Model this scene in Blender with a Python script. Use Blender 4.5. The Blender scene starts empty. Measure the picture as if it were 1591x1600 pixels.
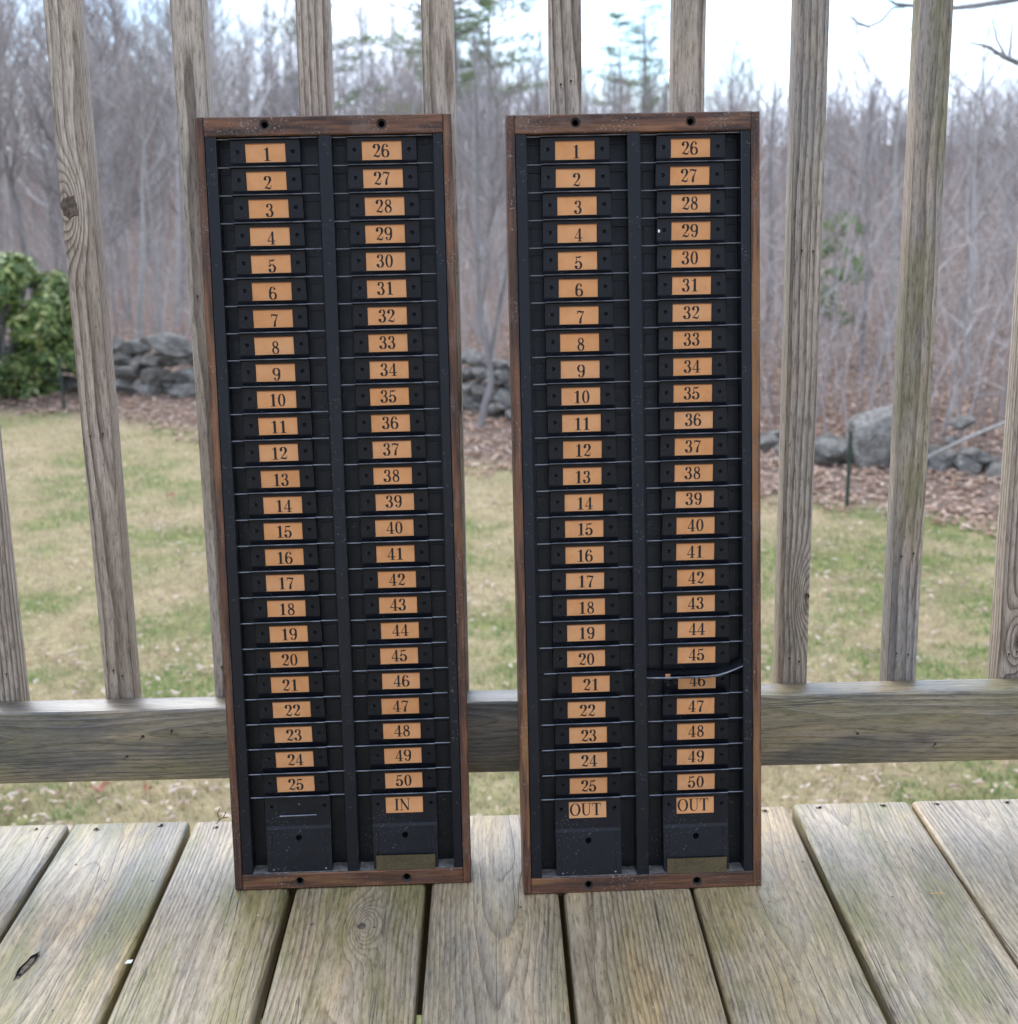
import bpy, bmesh, math, random
import numpy as np
from mathutils import Vector, Matrix, noise as mnoise
R = math.radians
rnd = random.Random(7)
S = bpy.context.scene
COL = S.collection

# ------------------------------------------------------------------ camera
PITCH, ROLL, YAW = R(13.848), R(-1.063), R(-0.597)
fwd = Vector((-math.sin(YAW)*math.cos(PITCH), math.cos(YAW)*math.cos(PITCH), -math.sin(PITCH)))
ri = Vector((math.cos(YAW), math.sin(YAW), 0)); up = ri.cross(fwd)
ri2 = math.cos(ROLL)*ri + math.sin(ROLL)*up; up2 = -math.sin(ROLL)*ri + math.cos(ROLL)*up
cd = bpy.data.cameras.new('camera'); cam = bpy.data.objects.new('camera', cd); COL.objects.link(cam)
M = Matrix.Identity(4)
for i in range(3): M[i][0], M[i][1], M[i][2] = ri2[i], up2[i], -fwd[i]
M[2][3] = 0.763
cam.matrix_world = M
cd.lens = 35; cd.sensor_fit = 'HORIZONTAL'; cd.sensor_width = 35*1591/2190.7
cd.clip_start = .05; cd.clip_end = 2000
cd.dof.use_dof = True; cd.dof.focus_distance = 1.43; cd.dof.aperture_fstop = 6.6; cd.dof.aperture_blades = 7
S.camera = cam

# ------------------------------------------------------------------ world, sun, exposure
SKYO = 3.1
SUN_EL, SUN_AZ = 46, -28        # azimuth measured from +Y (behind the railing) towards +X
W = bpy.data.worlds.new('World'); S.world = W; W.use_nodes = True
wt = W.node_tree; wt.nodes.clear()
def wn(t, **k):
    n = wt.nodes.new(t)
    for a, b in k.items(): setattr(n, a, b)
    return n
sky = wn('ShaderNodeTexSky', sky_type='NISHITA', sun_disc=False, sun_elevation=R(SUN_EL), sun_rotation=R(SUN_AZ), air_density=1.0, dust_density=1.2)
tc = wn('ShaderNodeTexCoord'); mp = wn('ShaderNodeMapping'); mp.inputs['Scale'].default_value = (1.0, 1.0, 2.6)
nz = wn('ShaderNodeTexNoise'); nz.inputs['Scale'].default_value = 3.2; nz.inputs['Detail'].default_value = 6; nz.inputs['Roughness'].default_value = .55
cr = wn('ShaderNodeValToRGB'); cr.color_ramp.elements[0].position = .36; cr.color_ramp.elements[1].position = .54; mp.inputs['Location'].default_value = (SKYO, .6, .3)
cr.color_ramp.elements[0].color = (.0, .0, .0, 1)
hs = wn('ShaderNodeMixRGB', blend_type='MULTIPLY'); hs.inputs[0].default_value = 1; hs.inputs[2].default_value = (.085, .115, .16, 1)
mx = wn('ShaderNodeMixRGB'); mx.inputs[2].default_value = (.66, .76, .92, 1)
bg = wn('ShaderNodeBackground'); bg.inputs[1].default_value = 1.0
wo = wn('ShaderNodeOutputWorld')
L = wt.links.new
L(tc.outputs['Generated'], mp.inputs[0]); L(mp.outputs[0], nz.inputs['Vector']); L(nz.outputs['Fac'], cr.inputs[0])
L(sky.outputs[0], hs.inputs[1]); L(cr.outputs[0], mx.inputs[0]); L(hs.outputs[0], mx.inputs[1]); L(mx.outputs[0], bg.inputs[0]); L(bg.outputs[0], wo.inputs[0])
sd = bpy.data.lights.new('sun', 'SUN'); sun = bpy.data.objects.new('sun', sd); COL.objects.link(sun)
sd.energy = 1.2; sd.angle = R(48); sd.color = (1, .96, .9)
sv = Vector((math.sin(R(SUN_AZ))*math.cos(R(SUN_EL)), math.cos(R(SUN_AZ))*math.cos(R(SUN_EL)), math.sin(R(SUN_EL))))
sun.rotation_euler = sv.to_track_quat('Z', 'Y').to_euler()
S.view_settings.view_transform = 'Standard'; S.view_settings.look = 'None'; S.view_settings.gamma = 1; S.view_settings.use_curve_mapping = False
S.view_settings.exposure = 1.5
S.render.engine = 'CYCLES'

# ------------------------------------------------------------------ node helpers
class NT:
    def __init__(s, name, rough=.6, spec=.4):
        s.m = bpy.data.materials.new(name); s.m.use_nodes = True; s.t = s.m.node_tree
        s.b = s.t.nodes['Principled BSDF']; s.b.inputs['Roughness'].default_value = rough
        s.b.inputs['Specular IOR Level'].default_value = spec
    def n(s, typ, **k):
        n = s.t.nodes.new(typ)
        for a, b in k.items(): setattr(n, a, b)
        return n
    def put(s, v, sock):
        if isinstance(v, bpy.types.NodeSocket): s.t.links.new(v, sock)
        elif v is not None: sock.default_value = (*v, 1) if (isinstance(v, tuple) and len(v) == 3 and sock.type == 'RGBA') else v
    def math(s, op, a, b=None, c=None, clamp=False):
        n = s.n('ShaderNodeMath', operation=op, use_clamp=clamp)
        s.put(a, n.inputs[0]); s.put(b, n.inputs[1]) if b is not None else None; s.put(c, n.inputs[2]) if c is not None else None
        return n.outputs[0]
    def comb(s, x, y, z):
        n = s.n('ShaderNodeCombineXYZ'); s.put(x, n.inputs[0]); s.put(y, n.inputs[1]); s.put(z, n.inputs[2]); return n.outputs[0]
    def sep(s, v):
        n = s.n('ShaderNodeSeparateXYZ'); s.put(v, n.inputs[0]); return n.outputs
    def noise(s, v, scale=5., detail=4., rough=.5, w=None, dist=0.):
        n = s.n('ShaderNodeTexNoise', noise_dimensions='4D' if w is not None else '3D')
        s.put(v, n.inputs['Vector']); n.inputs['Scale'].default_value = scale; n.inputs['Detail'].default_value = detail
        n.inputs['Roughness'].default_value = rough; n.inputs['Distortion'].default_value = dist
        if w is not None: s.put(w, n.inputs['W'])
        return n.outputs['Fac']
    def ramp(s, f, stops, interp='LINEAR'):
        n = s.n('ShaderNodeValToRGB'); e = n.color_ramp.elements; n.color_ramp.interpolation = interp
        while len(e) < len(stops): e.new(.5)
        for q, (p, c) in zip(e, stops):
            q.position = p; q.color = (*c, 1) if isinstance(c, tuple) else (c, c, c, 1)
        s.put(f, n.inputs[0]); return n.outputs[0]
    def mix(s, f, a, b, mode='MIX'):
        n = s.n('ShaderNodeMixRGB', blend_type=mode); s.put(f, n.inputs[0]); s.put(a, n.inputs[1]); s.put(b, n.inputs[2]); return n.outputs[0]
    def attr(s, name):
        return s.n('ShaderNodeAttribute', attribute_type='OBJECT', attribute_name=name).outputs['Fac']
    def obj(s): return s.n('ShaderNodeTexCoord').outputs['Object']
    def col(s, c): s.put(c, s.b.inputs['Base Color'])
    def bump(s, h, strength=.3, dist=.001):
        n = s.n('ShaderNodeBump'); n.inputs['Strength'].default_value = strength; n.inputs['Distance'].default_value = dist
        s.put(h, n.inputs['Height']); s.put(n.outputs[0], s.b.inputs['Normal'])
    def rgh(s, v): s.put(v, s.b.inputs['Roughness'])

def wood(name, axes, light, dark, mids, ringf=190, rough=.6, moss=(.19, .18, .07), grey=(.2, .2, .2), contrast=1., bumpd=.0012, pithd=.05, spec=.35, warp=1.):
    """weathered sawn softwood: rings round a wandering pith, fibres, checks, stains. axes = which local axes are across, thickness, length"""
    N = NT(name, rough, spec); o = N.sep(N.obj()); a, t, l = (o[i] for i in axes)
    sd = N.attr('seed'); ms = N.attr('moss'); gs = N.attr('grey'); ka = N.attr('knot_a'); kl = N.attr('knot_l'); ks = N.attr('knot_s')
    lw = N.comb(N.math('MULTIPLY', l, 1.0), sd, 0.)
    w1 = N.noise(lw, 1.3, 2., .5); w2 = N.noise(N.comb(l, sd, 7.3), 2.1, 2., .5)
    off = N.math('MULTIPLY', N.math('SUBTRACT', N.noise(N.comb(sd, 3.1, .7), 9., 0.), .5), .24)
    aa = N.math('ADD', N.math('ADD', a, off), N.math('MULTIPLY', N.math('SUBTRACT', w1, .5), .10*warp))
    tt = N.math('ADD', N.math('ADD', t, pithd), N.math('MULTIPLY', N.math('SUBTRACT', w2, .5), .09*warp))
    # knot: rings bulge round it
    da = N.math('SUBTRACT', a, ka); dl = N.math('MULTIPLY', N.math('SUBTRACT', l, kl), .33)
    d2 = N.math('ADD', N.math('MULTIPLY', da, da), N.math('MULTIPLY', dl, dl))
    kb = N.math('MULTIPLY', N.math('POWER', 2.718, N.math('MULTIPLY', d2, -5200.)), N.math('MULTIPLY', ks, .03))
    r = N.math('SQRT', N.math('ADD', N.math('MULTIPLY', aa, aa), N.math('MULTIPLY', tt, tt)))
    fine = N.noise(N.comb(N.math('MULTIPLY', a, 30.), N.math('MULTIPLY', t, 30.), N.math('MULTIPLY', l, 3.)), 1., 3., .6, w=sd)
    r = N.math('ADD', N.math('ADD', r, kb), N.math('MULTIPLY', fine, .006))
    fr = N.math('FRACT', N.math('MULTIPLY', r, ringf))
    ring = N.ramp(fr, [(0, 0.), (.45, .12), (.86, .9), (.93, 1.), (1., 0.)])
    fib = N.noise(N.comb(N.math('MULTIPLY', a, 900.), N.math('MULTIPLY', t, 900.), N.math('MULTIPLY', l, 14.)), 1., 3., .6, w=sd)
    fib2 = N.noise(N.comb(N.math('MULTIPLY', a, 190.), N.math('MULTIPLY', t, 190.), N.math('MULTIPLY', l, 2.6)), 1., 4., .6, w=sd)
    patch = N.noise(N.comb(N.math('MULTIPLY', a, 14.), N.math('MULTIPLY', t, 14.), N.math('MULTIPLY', l, 3.4)), 1., 4., .6, w=sd)
    patch2 = N.noise(N.comb(N.math('MULTIPLY', a, 22.), N.math('MULTIPLY', t, 22.), N.math('MULTIPLY', l, 4.)), 1., 4., .65, w=N.math('ADD', sd, 5.))
    patch3 = N.noise(N.comb(N.math('MULTIPLY', a, 18.), N.math('MULTIPLY', t, 18.), N.math('MULTIPLY', l, 5.)), 1., 5., .7, w=N.math('ADD', sd, 11.))
    ck = N.noise(N.comb(N.math('MULTIPLY', a, 55.), N.math('MULTIPLY', t, 55.), N.math('MULTIPLY', l, 1.3)), 1., 2., .5, w=N.math('ADD', sd, 2.))
    crack = N.ramp(N.math('ABSOLUTE', N.math('SUBTRACT', ck, .55)), [(0, 1.), (.002, .8), (.005, 0.)])
    crm = N.ramp(N.noise(N.comb(N.math('MULTIPLY', a, 20.), 0., N.math('MULTIPLY', l, 4.)), 1., 2., .5, w=sd), [(.54, 0.), (.64, 1.)])
    crack = N.math('MULTIPLY', crack, crm)
    base = N.ramp(patch, [(.32, mids[0]), (.5, light), (.68, mids[1])])
    rs = N.math('MULTIPLY', ring, N.math('MULTIPLY', N.ramp(patch2, [(.3, .35), (.65, 1.)]), contrast), clamp=True)
    c = N.mix(rs, base, dark)
    c = N.mix(N.ramp(fib2, [(.35, .42), (.6, 0.)]), c, N.mix(1., c, (.55, .54, .53), 'MULTIPLY'))
    c = N.mix(N.ramp(fib, [(.3, .3), (.62, 0.)]), c, (.12, .10, .085))
    gm = N.math('MULTIPLY', N.ramp(patch2, [(.45, 0.), (.58, 1.)]), gs, clamp=True)
    c = N.mix(N.math('MULTIPLY', gm, .7), c, grey)
    mm = N.math('MULTIPLY', N.ramp(patch3, [(.44, 0.), (.60, 1.)]), ms, clamp=True)
    c = N.mix(N.math('MULTIPLY', mm, .72), c, N.mix(fib2, moss, tuple(x*1.6 for x in moss)))
    spk = N.ramp(N.noise(N.comb(N.math('MULTIPLY', a, 260.), N.math('MULTIPLY', t, 260.), N.math('MULTIPLY', l, 120.)), 1., 3., .6, w=sd), [(.29, 1.), (.35, 0.)])
    c = N.mix(N.math('MULTIPLY', spk, .55), c, (.06, .055, .05))
    gr = N.noise(N.comb(N.math('MULTIPLY', a, 420.), N.math('MULTIPLY', t, 420.), N.math('MULTIPLY', l, 55.)), 1., 4., .7, w=N.math('ADD', sd, 8.))
    c = N.mix(N.ramp(gr, [(.38, .85), (.5, 0.)]), c, N.mix(1., c, (.5, .47, .44), 'MULTIPLY'))
    c = N.mix(N.ramp(gr, [(.55, 0.), (.72, .6)]), c, N.mix(1., c, (1.6, 1.6, 1.6), 'MULTIPLY'))
    c = N.mix(N.math('MULTIPLY', crack, .85), c, (.03, .026, .022))
    N.col(c)
    h = N.math('ADD', N.math('MULTIPLY', ring, .55), N.math('MULTIPLY', fib, .35))
    h = N.math('ADD', h, N.math('MULTIPLY', fib2, .5)); h = N.math('SUBTRACT', h, N.math('MULTIPLY', crack, 1.6))
    N.bump(h, .75, bumpd); N.rgh(N.ramp(fib2, [(.3, rough+.12), (.7, rough-.08)]))
    return N.m

def simple(name, c, rough=.6, var=.25, scale=30., spec=.4, metal=0., bump=0., c2=None):
    N = NT(name, rough, spec); v = N.obj(); f = N.noise(v, scale, 5., .6)
    c2 = c2 or tuple(x*(1-var) for x in c)
    N.col(N.ramp(f, [(.3, c2), (.7, c)])); N.b.inputs['Metallic'].default_value = metal
    if bump: N.bump(f, .5, bump)
    return N.m

MAT = {}
MAT['deck'] = wood('deck_wood', (0, 2, 1), (.52, .40, .25), (.23, .155, .085), ((.43, .345, .24), (.57, .39, .175)), ringf=300, rough=.40, moss=(.135, .125, .022), grey=(.11, .11, .11), contrast=.95, spec=.65, warp=.3, bumpd=.0018)
MAT['baluster'] = wood('baluster_wood', (0, 1, 2), (.55, .445, .345), (.12, .07, .042), ((.43, .335, .25), (.56, .485, .41)), ringf=185, warp=.25, rough=.6, moss=(.15, .13, .06), grey=(.19, .19, .19), contrast=1.1, bumpd=.0016)
MAT['rail'] = wood('rail_wood', (2, 1, 0), (.30, .24, .16), (.08, .062, .045), ((.135, .12, .10), (.40, .295, .165)), ringf=260, rough=.36, moss=(.15, .13, .05), grey=(.06, .06, .058), contrast=.9, spec=.9, warp=.6)
MAT['joist'] = simple('joist_wood', (.09, .075, .055), .8, .4, 12)

def rack_wood():
    N = NT('rack_oak', .5, .4); o = N.sep(N.obj()); ax = N.attr('along_z')
    # stretch the grain along the board: along_z = 1 for uprights, 0 for cross pieces
    fx = N.math('ADD', 22., N.math('MULTIPLY', ax, 300.)); fz = N.math('ADD', 22., N.math('MULTIPLY', N.math('SUBTRACT', 1., ax), 300.))
    v = N.comb(N.math('MULTIPLY', o[0], fx), N.math('MULTIPLY', o[1], 300.), N.math('MULTIPLY', o[2], fz)); sd = N.attr('seed')
    g = N.noise(v, 1., 5., .65, w=sd); g2 = N.noise(v, .28, 4., .6, w=N.math('ADD', sd, 3.), dist=.6)
    wear = N.noise(v, .12, 5., .62, w=N.math('ADD', sd, 9.)); p = N.noise(N.obj(), 26., 5., .7, w=sd)
    c = N.ramp(g2, [(.3, (.045, .022, .014)), (.5, (.135, .054, .026)), (.68, (.23, .10, .042))])
    c = N.mix(N.ramp(g, [(.38, .75), (.58, 0.)]), c, (.014, .010, .009))
    wr = N.attr('wear')
    c = N.mix(N.math('MULTIPLY', N.ramp(wear, [(.54, 0.), (.6, 1.)]), wr, clamp=True), c, N.mix(g, (.16, .066, .022), (.30, .14, .05)))
    c = N.mix(N.math('MULTIPLY', N.ramp(p, [(.52, 0.), (.72, 1.)]), N.attr('fade')), c, (.17, .13, .105))
    s = N.noise(N.obj(), 420., 4., .7, w=sd); sm = N.noise(N.obj(), 34., 3., .6, w=N.math('ADD', sd, 4.))
    sc = N.math('MULTIPLY', N.ramp(s, [(.57, 0.), (.63, 1.)]), N.ramp(sm, [(.48, 0.), (.6, 1.)]))
    c = N.mix(N.math('MULTIPLY', sc, .75), c, (.42, .36, .3))
    N.col(c); N.bump(N.math('ADD', g, N.math('MULTIPLY', s, .4)), .6, .0005); N.rgh(N.ramp(g2, [(.3, .6), (.7, .42)]))
    return N.m
MAT['oak'] = rack_wood()
def black_paint(name, c, rough, speck=1., dusty=0.):
    N = NT(name, rough, .32); v = N.obj()
    f = N.noise(v, 40., 5., .65); s = N.noise(v, 520., 3., .6); m = N.noise(v, 22., 3., .5)
    b = N.ramp(f, [(.3, c), (.7, tuple(x*1.55 for x in c))])
    sp = N.math('MULTIPLY', N.ramp(s, [(.64, 0.), (.69, 1.)]), N.ramp(m, [(.50, 0.), (.60, 1.)]))
    b = N.mix(N.math('MULTIPLY', sp, .6*speck), b, (.3, .29, .27))
    if dusty: b = N.mix(N.ramp(f, [(.35, dusty*.4), (.7, dusty)]), b, (.16, .15, .14))
    N.col(b); N.bump(N.noise(v, 260., 4., .6), .25, .0004); N.rgh(N.ramp(f, [(.3, rough-.06), (.7, rough+.1)]))
    return N.m
MAT['black'] = black_paint('black_enamel', (.0045, .0052, .0075), .33)
MAT['pocket'] = black_paint('pocket_steel', (.0042, .0048, .007), .35, .9)
MAT['liner'] = black_paint('liner_steel', (.0042, .0046, .006), .4, .6)
MAT['edge'] = simple('highlit_steel_edge', (.26, .27, .31), .3, .6, 60, .5, .7, c2=(.05, .055, .07))  # pale blue-grey colour stands in for light caught by the folded lips
MAT['dust'] = simple('grey_dust', (.30, .28, .26), .95, .6, 90, .1, bump=.0006, c2=(.10, .09, .085))
MAT['brass'] = None
def brass():
    N = NT('tarnished_brass', .42, .5); v = N.obj(); f = N.noise(v, 70., 5., .7); g = N.noise(v, 400., 4., .6)
    N.col(N.mix(N.ramp(g, [(.45, .35), (.6, 0.)]), N.ramp(f, [(.3, (.075, .058, .03)), (.55, (.15, .115, .055)), (.75, (.11, .09, .05))]), (.04, .033, .02)))
    N.b.inputs['Metallic'].default_value = .45; N.bump(g, .3, .0003); return N.m
MAT['brass'] = brass()
def card_paper():
    N = NT('orange_card', .7, .25); v = N.obj(); f = N.noise(v, 55., 5., .65, w=N.attr('seed')); s = N.noise(v, 300., 3., .6, w=N.attr('seed'))
    c = N.ramp(f, [(.28, (.62, .26, .09)), (.5, (.71, .315, .12)), (.75, (.76, .36, .155))])
    c = N.mix(N.math('MULTIPLY', N.attr('soil'), N.ramp(N.noise(v, 90., 6., .75, w=N.attr('seed')), [(.5, 0.), (.62, .55)])), c, (.62, .42, .26))
    c = N.mix(N.ramp(s, [(.66, 0.), (.74, .3)]), c, (.3, .15, .07))
    tone = N.noise(N.comb(N.attr('seed'), 2.2, 7.1), 3.7, 0.); c = N.mix(N.ramp(tone, [(.35, .0), (.7, .3)]), c, (.64, .37, .20)); c = N.mix(N.ramp(tone, [(.25, .3), (.45, 0.)]), c, (.50, .24, .10)); N.col(c); return N.m
MAT['card'] = card_paper()
MAT['card_dark'] = simple('card_edge', (.30, .11, .035), .7, .2, 80)
MAT['ink'] = simple('black_ink', (.022, .018, .018), .55, .4, 200, .3)
MAT['rivet'] = simple('rivet_steel', (.055, .048, .048), .4, .5, 300, .5, .5)
MAT['void'] = simple('hole_dark', (.006, .006, .006), .9, .3, 50, .1)
MAT['sink'] = simple('countersink_wood', (.06, .045, .038), .7, .5, 300, .3)
MAT['knot'] = simple('knot_wood', (.20, .15, .11), .8, .7, 160, .2, bump=.002, c2=(.035, .025, .02))
MAT['rock'] = None
def rock():
    N = NT('fieldstone', .9, .2); v = N.obj(); sd = N.attr('seed')
    f = N.noise(v, 4., 6., .7, w=sd); g = N.noise(v, 22., 5., .7, w=sd); l = N.noise(v, 9., 4., .6, w=N.math('ADD', sd, 3.))
    c = N.ramp(f, [(.32, (.11, .098, .085)), (.5, (.215, .195, .17)), (.68, (.46, .43, .38))])
    c = N.mix(N.ramp(g, [(.4, .7), (.55, 0.)]), c, (.06, .056, .05)); c = N.mix(N.ramp(l, [(.58, 0.), (.7, .45)]), c, (.20, .21, .13))
    N.col(c); N.bump(g, .8, .02); return N.m
MAT['rock'] = rock()
def island(name, stops, rough=.8, spec=.2, patch=None, scale=.6, trans=0.):
    """many leaves or blades: each its own tint, with large patches"""
    N = NT(name, rough, spec); r = N.n('ShaderNodeNewGeometry').outputs['Random Per Island']
    c = N.ramp(r, stops)
    if patch:
        f = N.noise(N.obj(), scale, 5., .6); c = N.mix(N.ramp(f, [(patch[0], 0.), (patch[1], patch[3])]), c, N.mix(.68, c, patch[2]))
        f2 = N.noise(N.obj(), scale*2.7, 4., .6, w=4.); c = N.mix(N.ramp(f2, [(.50, 0.), (.64, .6)]), c, (.50, .365, .25))
    N.col(c)
    if trans:
        n = N.n('ShaderNodeBsdfTranslucent'); N.put(c, n.inputs[0]); m = N.n('ShaderNodeMixShader'); m.inputs[0].default_value = trans
        out = N.t.nodes['Material Output']; N.put(N.b.outputs[0], m.inputs[1]); N.put(n.outputs[0], m.inputs[2]); N.put(m.outputs[0], out.inputs[0])
    return N.m
MAT['grass'] = island('dormant_grass', [(0, (.55, .44, .28)), (.35, (.66, .545, .375)), (.6, (.52, .425, .26)), (.8, (.30, .28, .11)), (1, (.68, .57, .40))], patch=(.47, .55, (.07, .23, .03), 1.), scale=1.1, trans=.25)
MAT['litter'] = island('dry_leaf_litter', [(0, (.34, .21, .145)), (.3, (.48, .335, .25)), (.55, (.24, .15, .105)), (.8, (.60, .46, .37)), (1, (.42, .25, .16))], trans=.15)
MAT['pale_leaf'] = island('pale_dry_leaves', [(0, (.30, .20, .13)), (.25, (.46, .35, .26)), (.5, (.56, .46, .37)), (.7, (.34, .22, .15)), (1, (.58, .50, .42))], trans=.15)
MAT['orange_leaf'] = simple('rust_leaf', (.36, .14, .065), .6, .4, 30)
MAT['bush_leaf'] = island('bush_leaves', [(0, (.06, .11, .03)), (.3, (.15, .22, .05)), (.55, (.08, .14, .04)), (.8, (.32, .37, .10)), (1, (.50, .48, .22))], rough=.38, spec=.5, trans=.2)
MAT['needles'] = island('pine_needles', [(0, (.11, .16, .06)), (.5, (.17, .24, .09)), (1, (.24, .30, .13))], trans=.35)
def bark(name, a, b, sc=9.):
    N = NT(name, .9, .15); o = N.sep(N.obj()); v = N.comb(o[0], o[1], N.math('MULTIPLY', o[2], .3)); f = N.noise(v, sc, 5., .7)
    rr = N.n('ShaderNodeObjectInfo').outputs['Random']
    ri_ = N.n('ShaderNodeNewGeometry').outputs['Random Per Island']
    N.col(N.mix(N.math('MULTIPLY', N.math('POWER', N.math('ADD', N.math('MULTIPLY', rr, .5), N.math('MULTIPLY', ri_, .5)), 2.5), 1.), N.ramp(f, [(.3, a), (.7, b)]), (.68, .63, .59))); return N.m
MAT['bark'] = bark('grey_bark', (.085, .075, .07), (.28, .255, .245))
MAT['twig'] = bark('twig_bark', (.13, .108, .097), (.27, .235, .22))
MAT['twig_red'] = bark('reddish_twigs', (.20, .14, .115), (.36, .265, .225))
MAT['birch'] = bark('pale_bark', (.45, .43, .42), (.78, .76, .75), 14.)
MAT['pole'] = simple('dead_wood', (.42, .39, .35), .9, .4, 30)
def ground_mat():
    N = NT('lawn_soil', .95, .1); g = N.n('ShaderNodeNewGeometry').outputs['Position']; o = N.sep(g)
    f = N.noise(g, 1.1, 6., .65); h = N.noise(g, 14., 5., .7); k = N.noise(g, 60., 3., .6)
    lawn = N.ramp(f, [(.35, (.38, .30, .18)), (.5, (.32, .26, .14)), (.65, (.18, .19, .06))])
    lawn = N.mix(N.ramp(h, [(.4, .5), (.6, 0.)]), lawn, (.14, .12, .07))
    wood_ = N.ramp(h, [(.3, (.12, .085, .065)), (.55, (.22, .155, .12)), (.75, (.30, .225, .18))])
    wood_ = N.mix(N.ramp(k, [(.4, .5), (.6, 0.)]), wood_, (.07, .05, .04))
    e = N.math('SUBTRACT', o[1], N.math('ADD', 10.0, N.math('MULTIPLY', o[0], -.66)))
    e = N.math('ADD', e, N.math('MULTIPLY', N.math('SUBTRACT', h, .5), 1.2))
    N.col(N.mix(N.ramp(e, [(.0, 0.), (.5, 1.)]), lawn, wood_)); N.bump(h, .8, .03); return N.m
MAT['ground'] = ground_mat()
MAT['wire'] = simple('fence_wire', (.10, .11, .10), .5, .3, 50, .5, .5)
MAT['post'] = simple('green_steel_post', (.05, .075, .055), .6, .4, 40)
MAT['chip'] = simple('white_chip', (.8, .8, .78), .6, .05, 50)

# ------------------------------------------------------------------ mesh helpers
def mesh(name, vs, fs, mats, mi=None, smooth=False):
    me = bpy.data.meshes.new(name); me.from_pydata([tuple(v) for v in vs], [], fs)
    for m in (mats if isinstance(mats, (list, tuple)) else [mats]): me.materials.append(m)
    if mi is not None: me.polygons.foreach_set('material_index', mi)
    if smooth: me.polygons.foreach_set('use_smooth', [True]*len(me.polygons))
    me.update(); return me
def link(name, me, parent=None, loc=None, rot=None, **props):
    o = bpy.data.objects.new(name, me); COL.objects.link(o)
    if parent: o.parent = parent
    if loc is not None: o.location = loc
    if rot is not None: o.rotation_euler = rot
    for k, v in props.items(): o[k] = v
    return o
def thing(o, label, cat, group=None):
    o['label'] = label; o['category'] = cat
    if group: o['group'] = group
    return o
class MB:
    def __init__(s): s.v = []; s.f = []; s.m = []
    def add(s, vs, fs, m=0):
        n = len(s.v); s.v += [tuple(v) for v in vs]; s.f += [tuple(n+i for i in f) for f in fs]; s.m += [m]*len(fs)
    def box(s, x0, x1, y0, y1, z0, z1, m=0):
        s.add([(x0,y0,z0),(x1,y0,z0),(x1,y1,z0),(x0,y1,z0),(x0,y0,z1),(x1,y0,z1),(x1,y1,z1),(x0,y1,z1)],
              [(0,3,2,1),(4,5,6,7),(0,1,5,4),(1,2,6,5),(2,3,7,6),(3,0,4,7)], m)
    def tube(s, pts, rad, sides=4, m=0, cap=False):
        n = len(s.v); P = [Vector(p) for p in pts]; k = len(P); prev = None
        for i, p in enumerate(P):
            d = (P[min(i+1, k-1)] - P[max(i-1, 0)]); d = d.normalized() if d.length > 1e-9 else Vector((0,0,1))
            if prev is None: u = d.orthogonal().normalized()
            else:
                u = prev - d*prev.dot(d); u = u.normalized() if u.length > 1e-6 else d.orthogonal().normalized()
            prev = u; w = d.cross(u); r = rad[i] if isinstance(rad, (list, tuple)) else rad
            for j in range(sides):
                a = 2*math.pi*j/sides; s.v.append(tuple(p + (u*math.cos(a)+w*math.sin(a))*r))
        for i in range(k-1):
            for j in range(sides):
                a, b = n+i*sides+j, n+i*sides+(j+1) % sides
                s.f.append((a, b, b+sides, a+sides)); s.m.append(m)
        if cap:
            s.f.append(tuple(n+j for j in range(sides))[::-1]); s.m.append(m)
            s.f.append(tuple(n+(k-1)*sides+j for j in range(sides))); s.m.append(m)
    def disc(s, c, r, n=10, m=0, h=0.):
        """round stud facing -Y"""
        vs = [(c[0], c[1]-h, c[2])]+[(c[0]+r*math.cos(2*math.pi*i/n), c[1], c[2]+r*math.sin(2*math.pi*i/n)) for i in range(n)]
        s.add(vs, [(0, 1+i, 1+(i+1) % n) for i in range(n)], m)
    def build(s, name, mats, smooth=False): return mesh(name, s.v, s.f, mats, s.m, smooth)
def bevbox(name, dims, r, mats, segs=2, cuts=0, axis=1, jit=0., seed=0):
    bm = bmesh.new(); bmesh.ops.create_cube(bm, size=1)
    for v in bm.verts: v.co = Vector((v.co.x*dims[0], v.co.y*dims[1], v.co.z*dims[2]))
    bmesh.ops.bevel(bm, geom=list(bm.edges), offset=r, segments=segs, profile=.5, affect='EDGES')
    if cuts:
        for k in range(1, cuts):
            q = -dims[axis]/2 + dims[axis]*k/cuts; co = Vector((0,0,0)); co[axis] = q; no = Vector((0,0,0)); no[axis] = 1
            bmesh.ops.bisect_plane(bm, geom=list(bm.verts)+list(bm.edges)+list(bm.faces), plane_co=co, plane_no=no)
        for v in bm.verts:
            q = v.co[axis]; n = mnoise.noise_vector(Vector((q*3.1+seed*7.7, seed*1.3, 0)))
            for i in range(3):
                if i != axis: v.co[i] += n[i]*jit
    me = bpy.data.meshes.new(name); bm.to_mesh(me); bm.free()
    for m in (mats if isinstance(mats, (list, tuple)) else [mats]): me.materials.append(m)
    me.polygons.foreach_set('use_smooth', [True]*len(me.polygons))
    me.set_sharp_from_angle(angle=R(50)); return me
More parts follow.
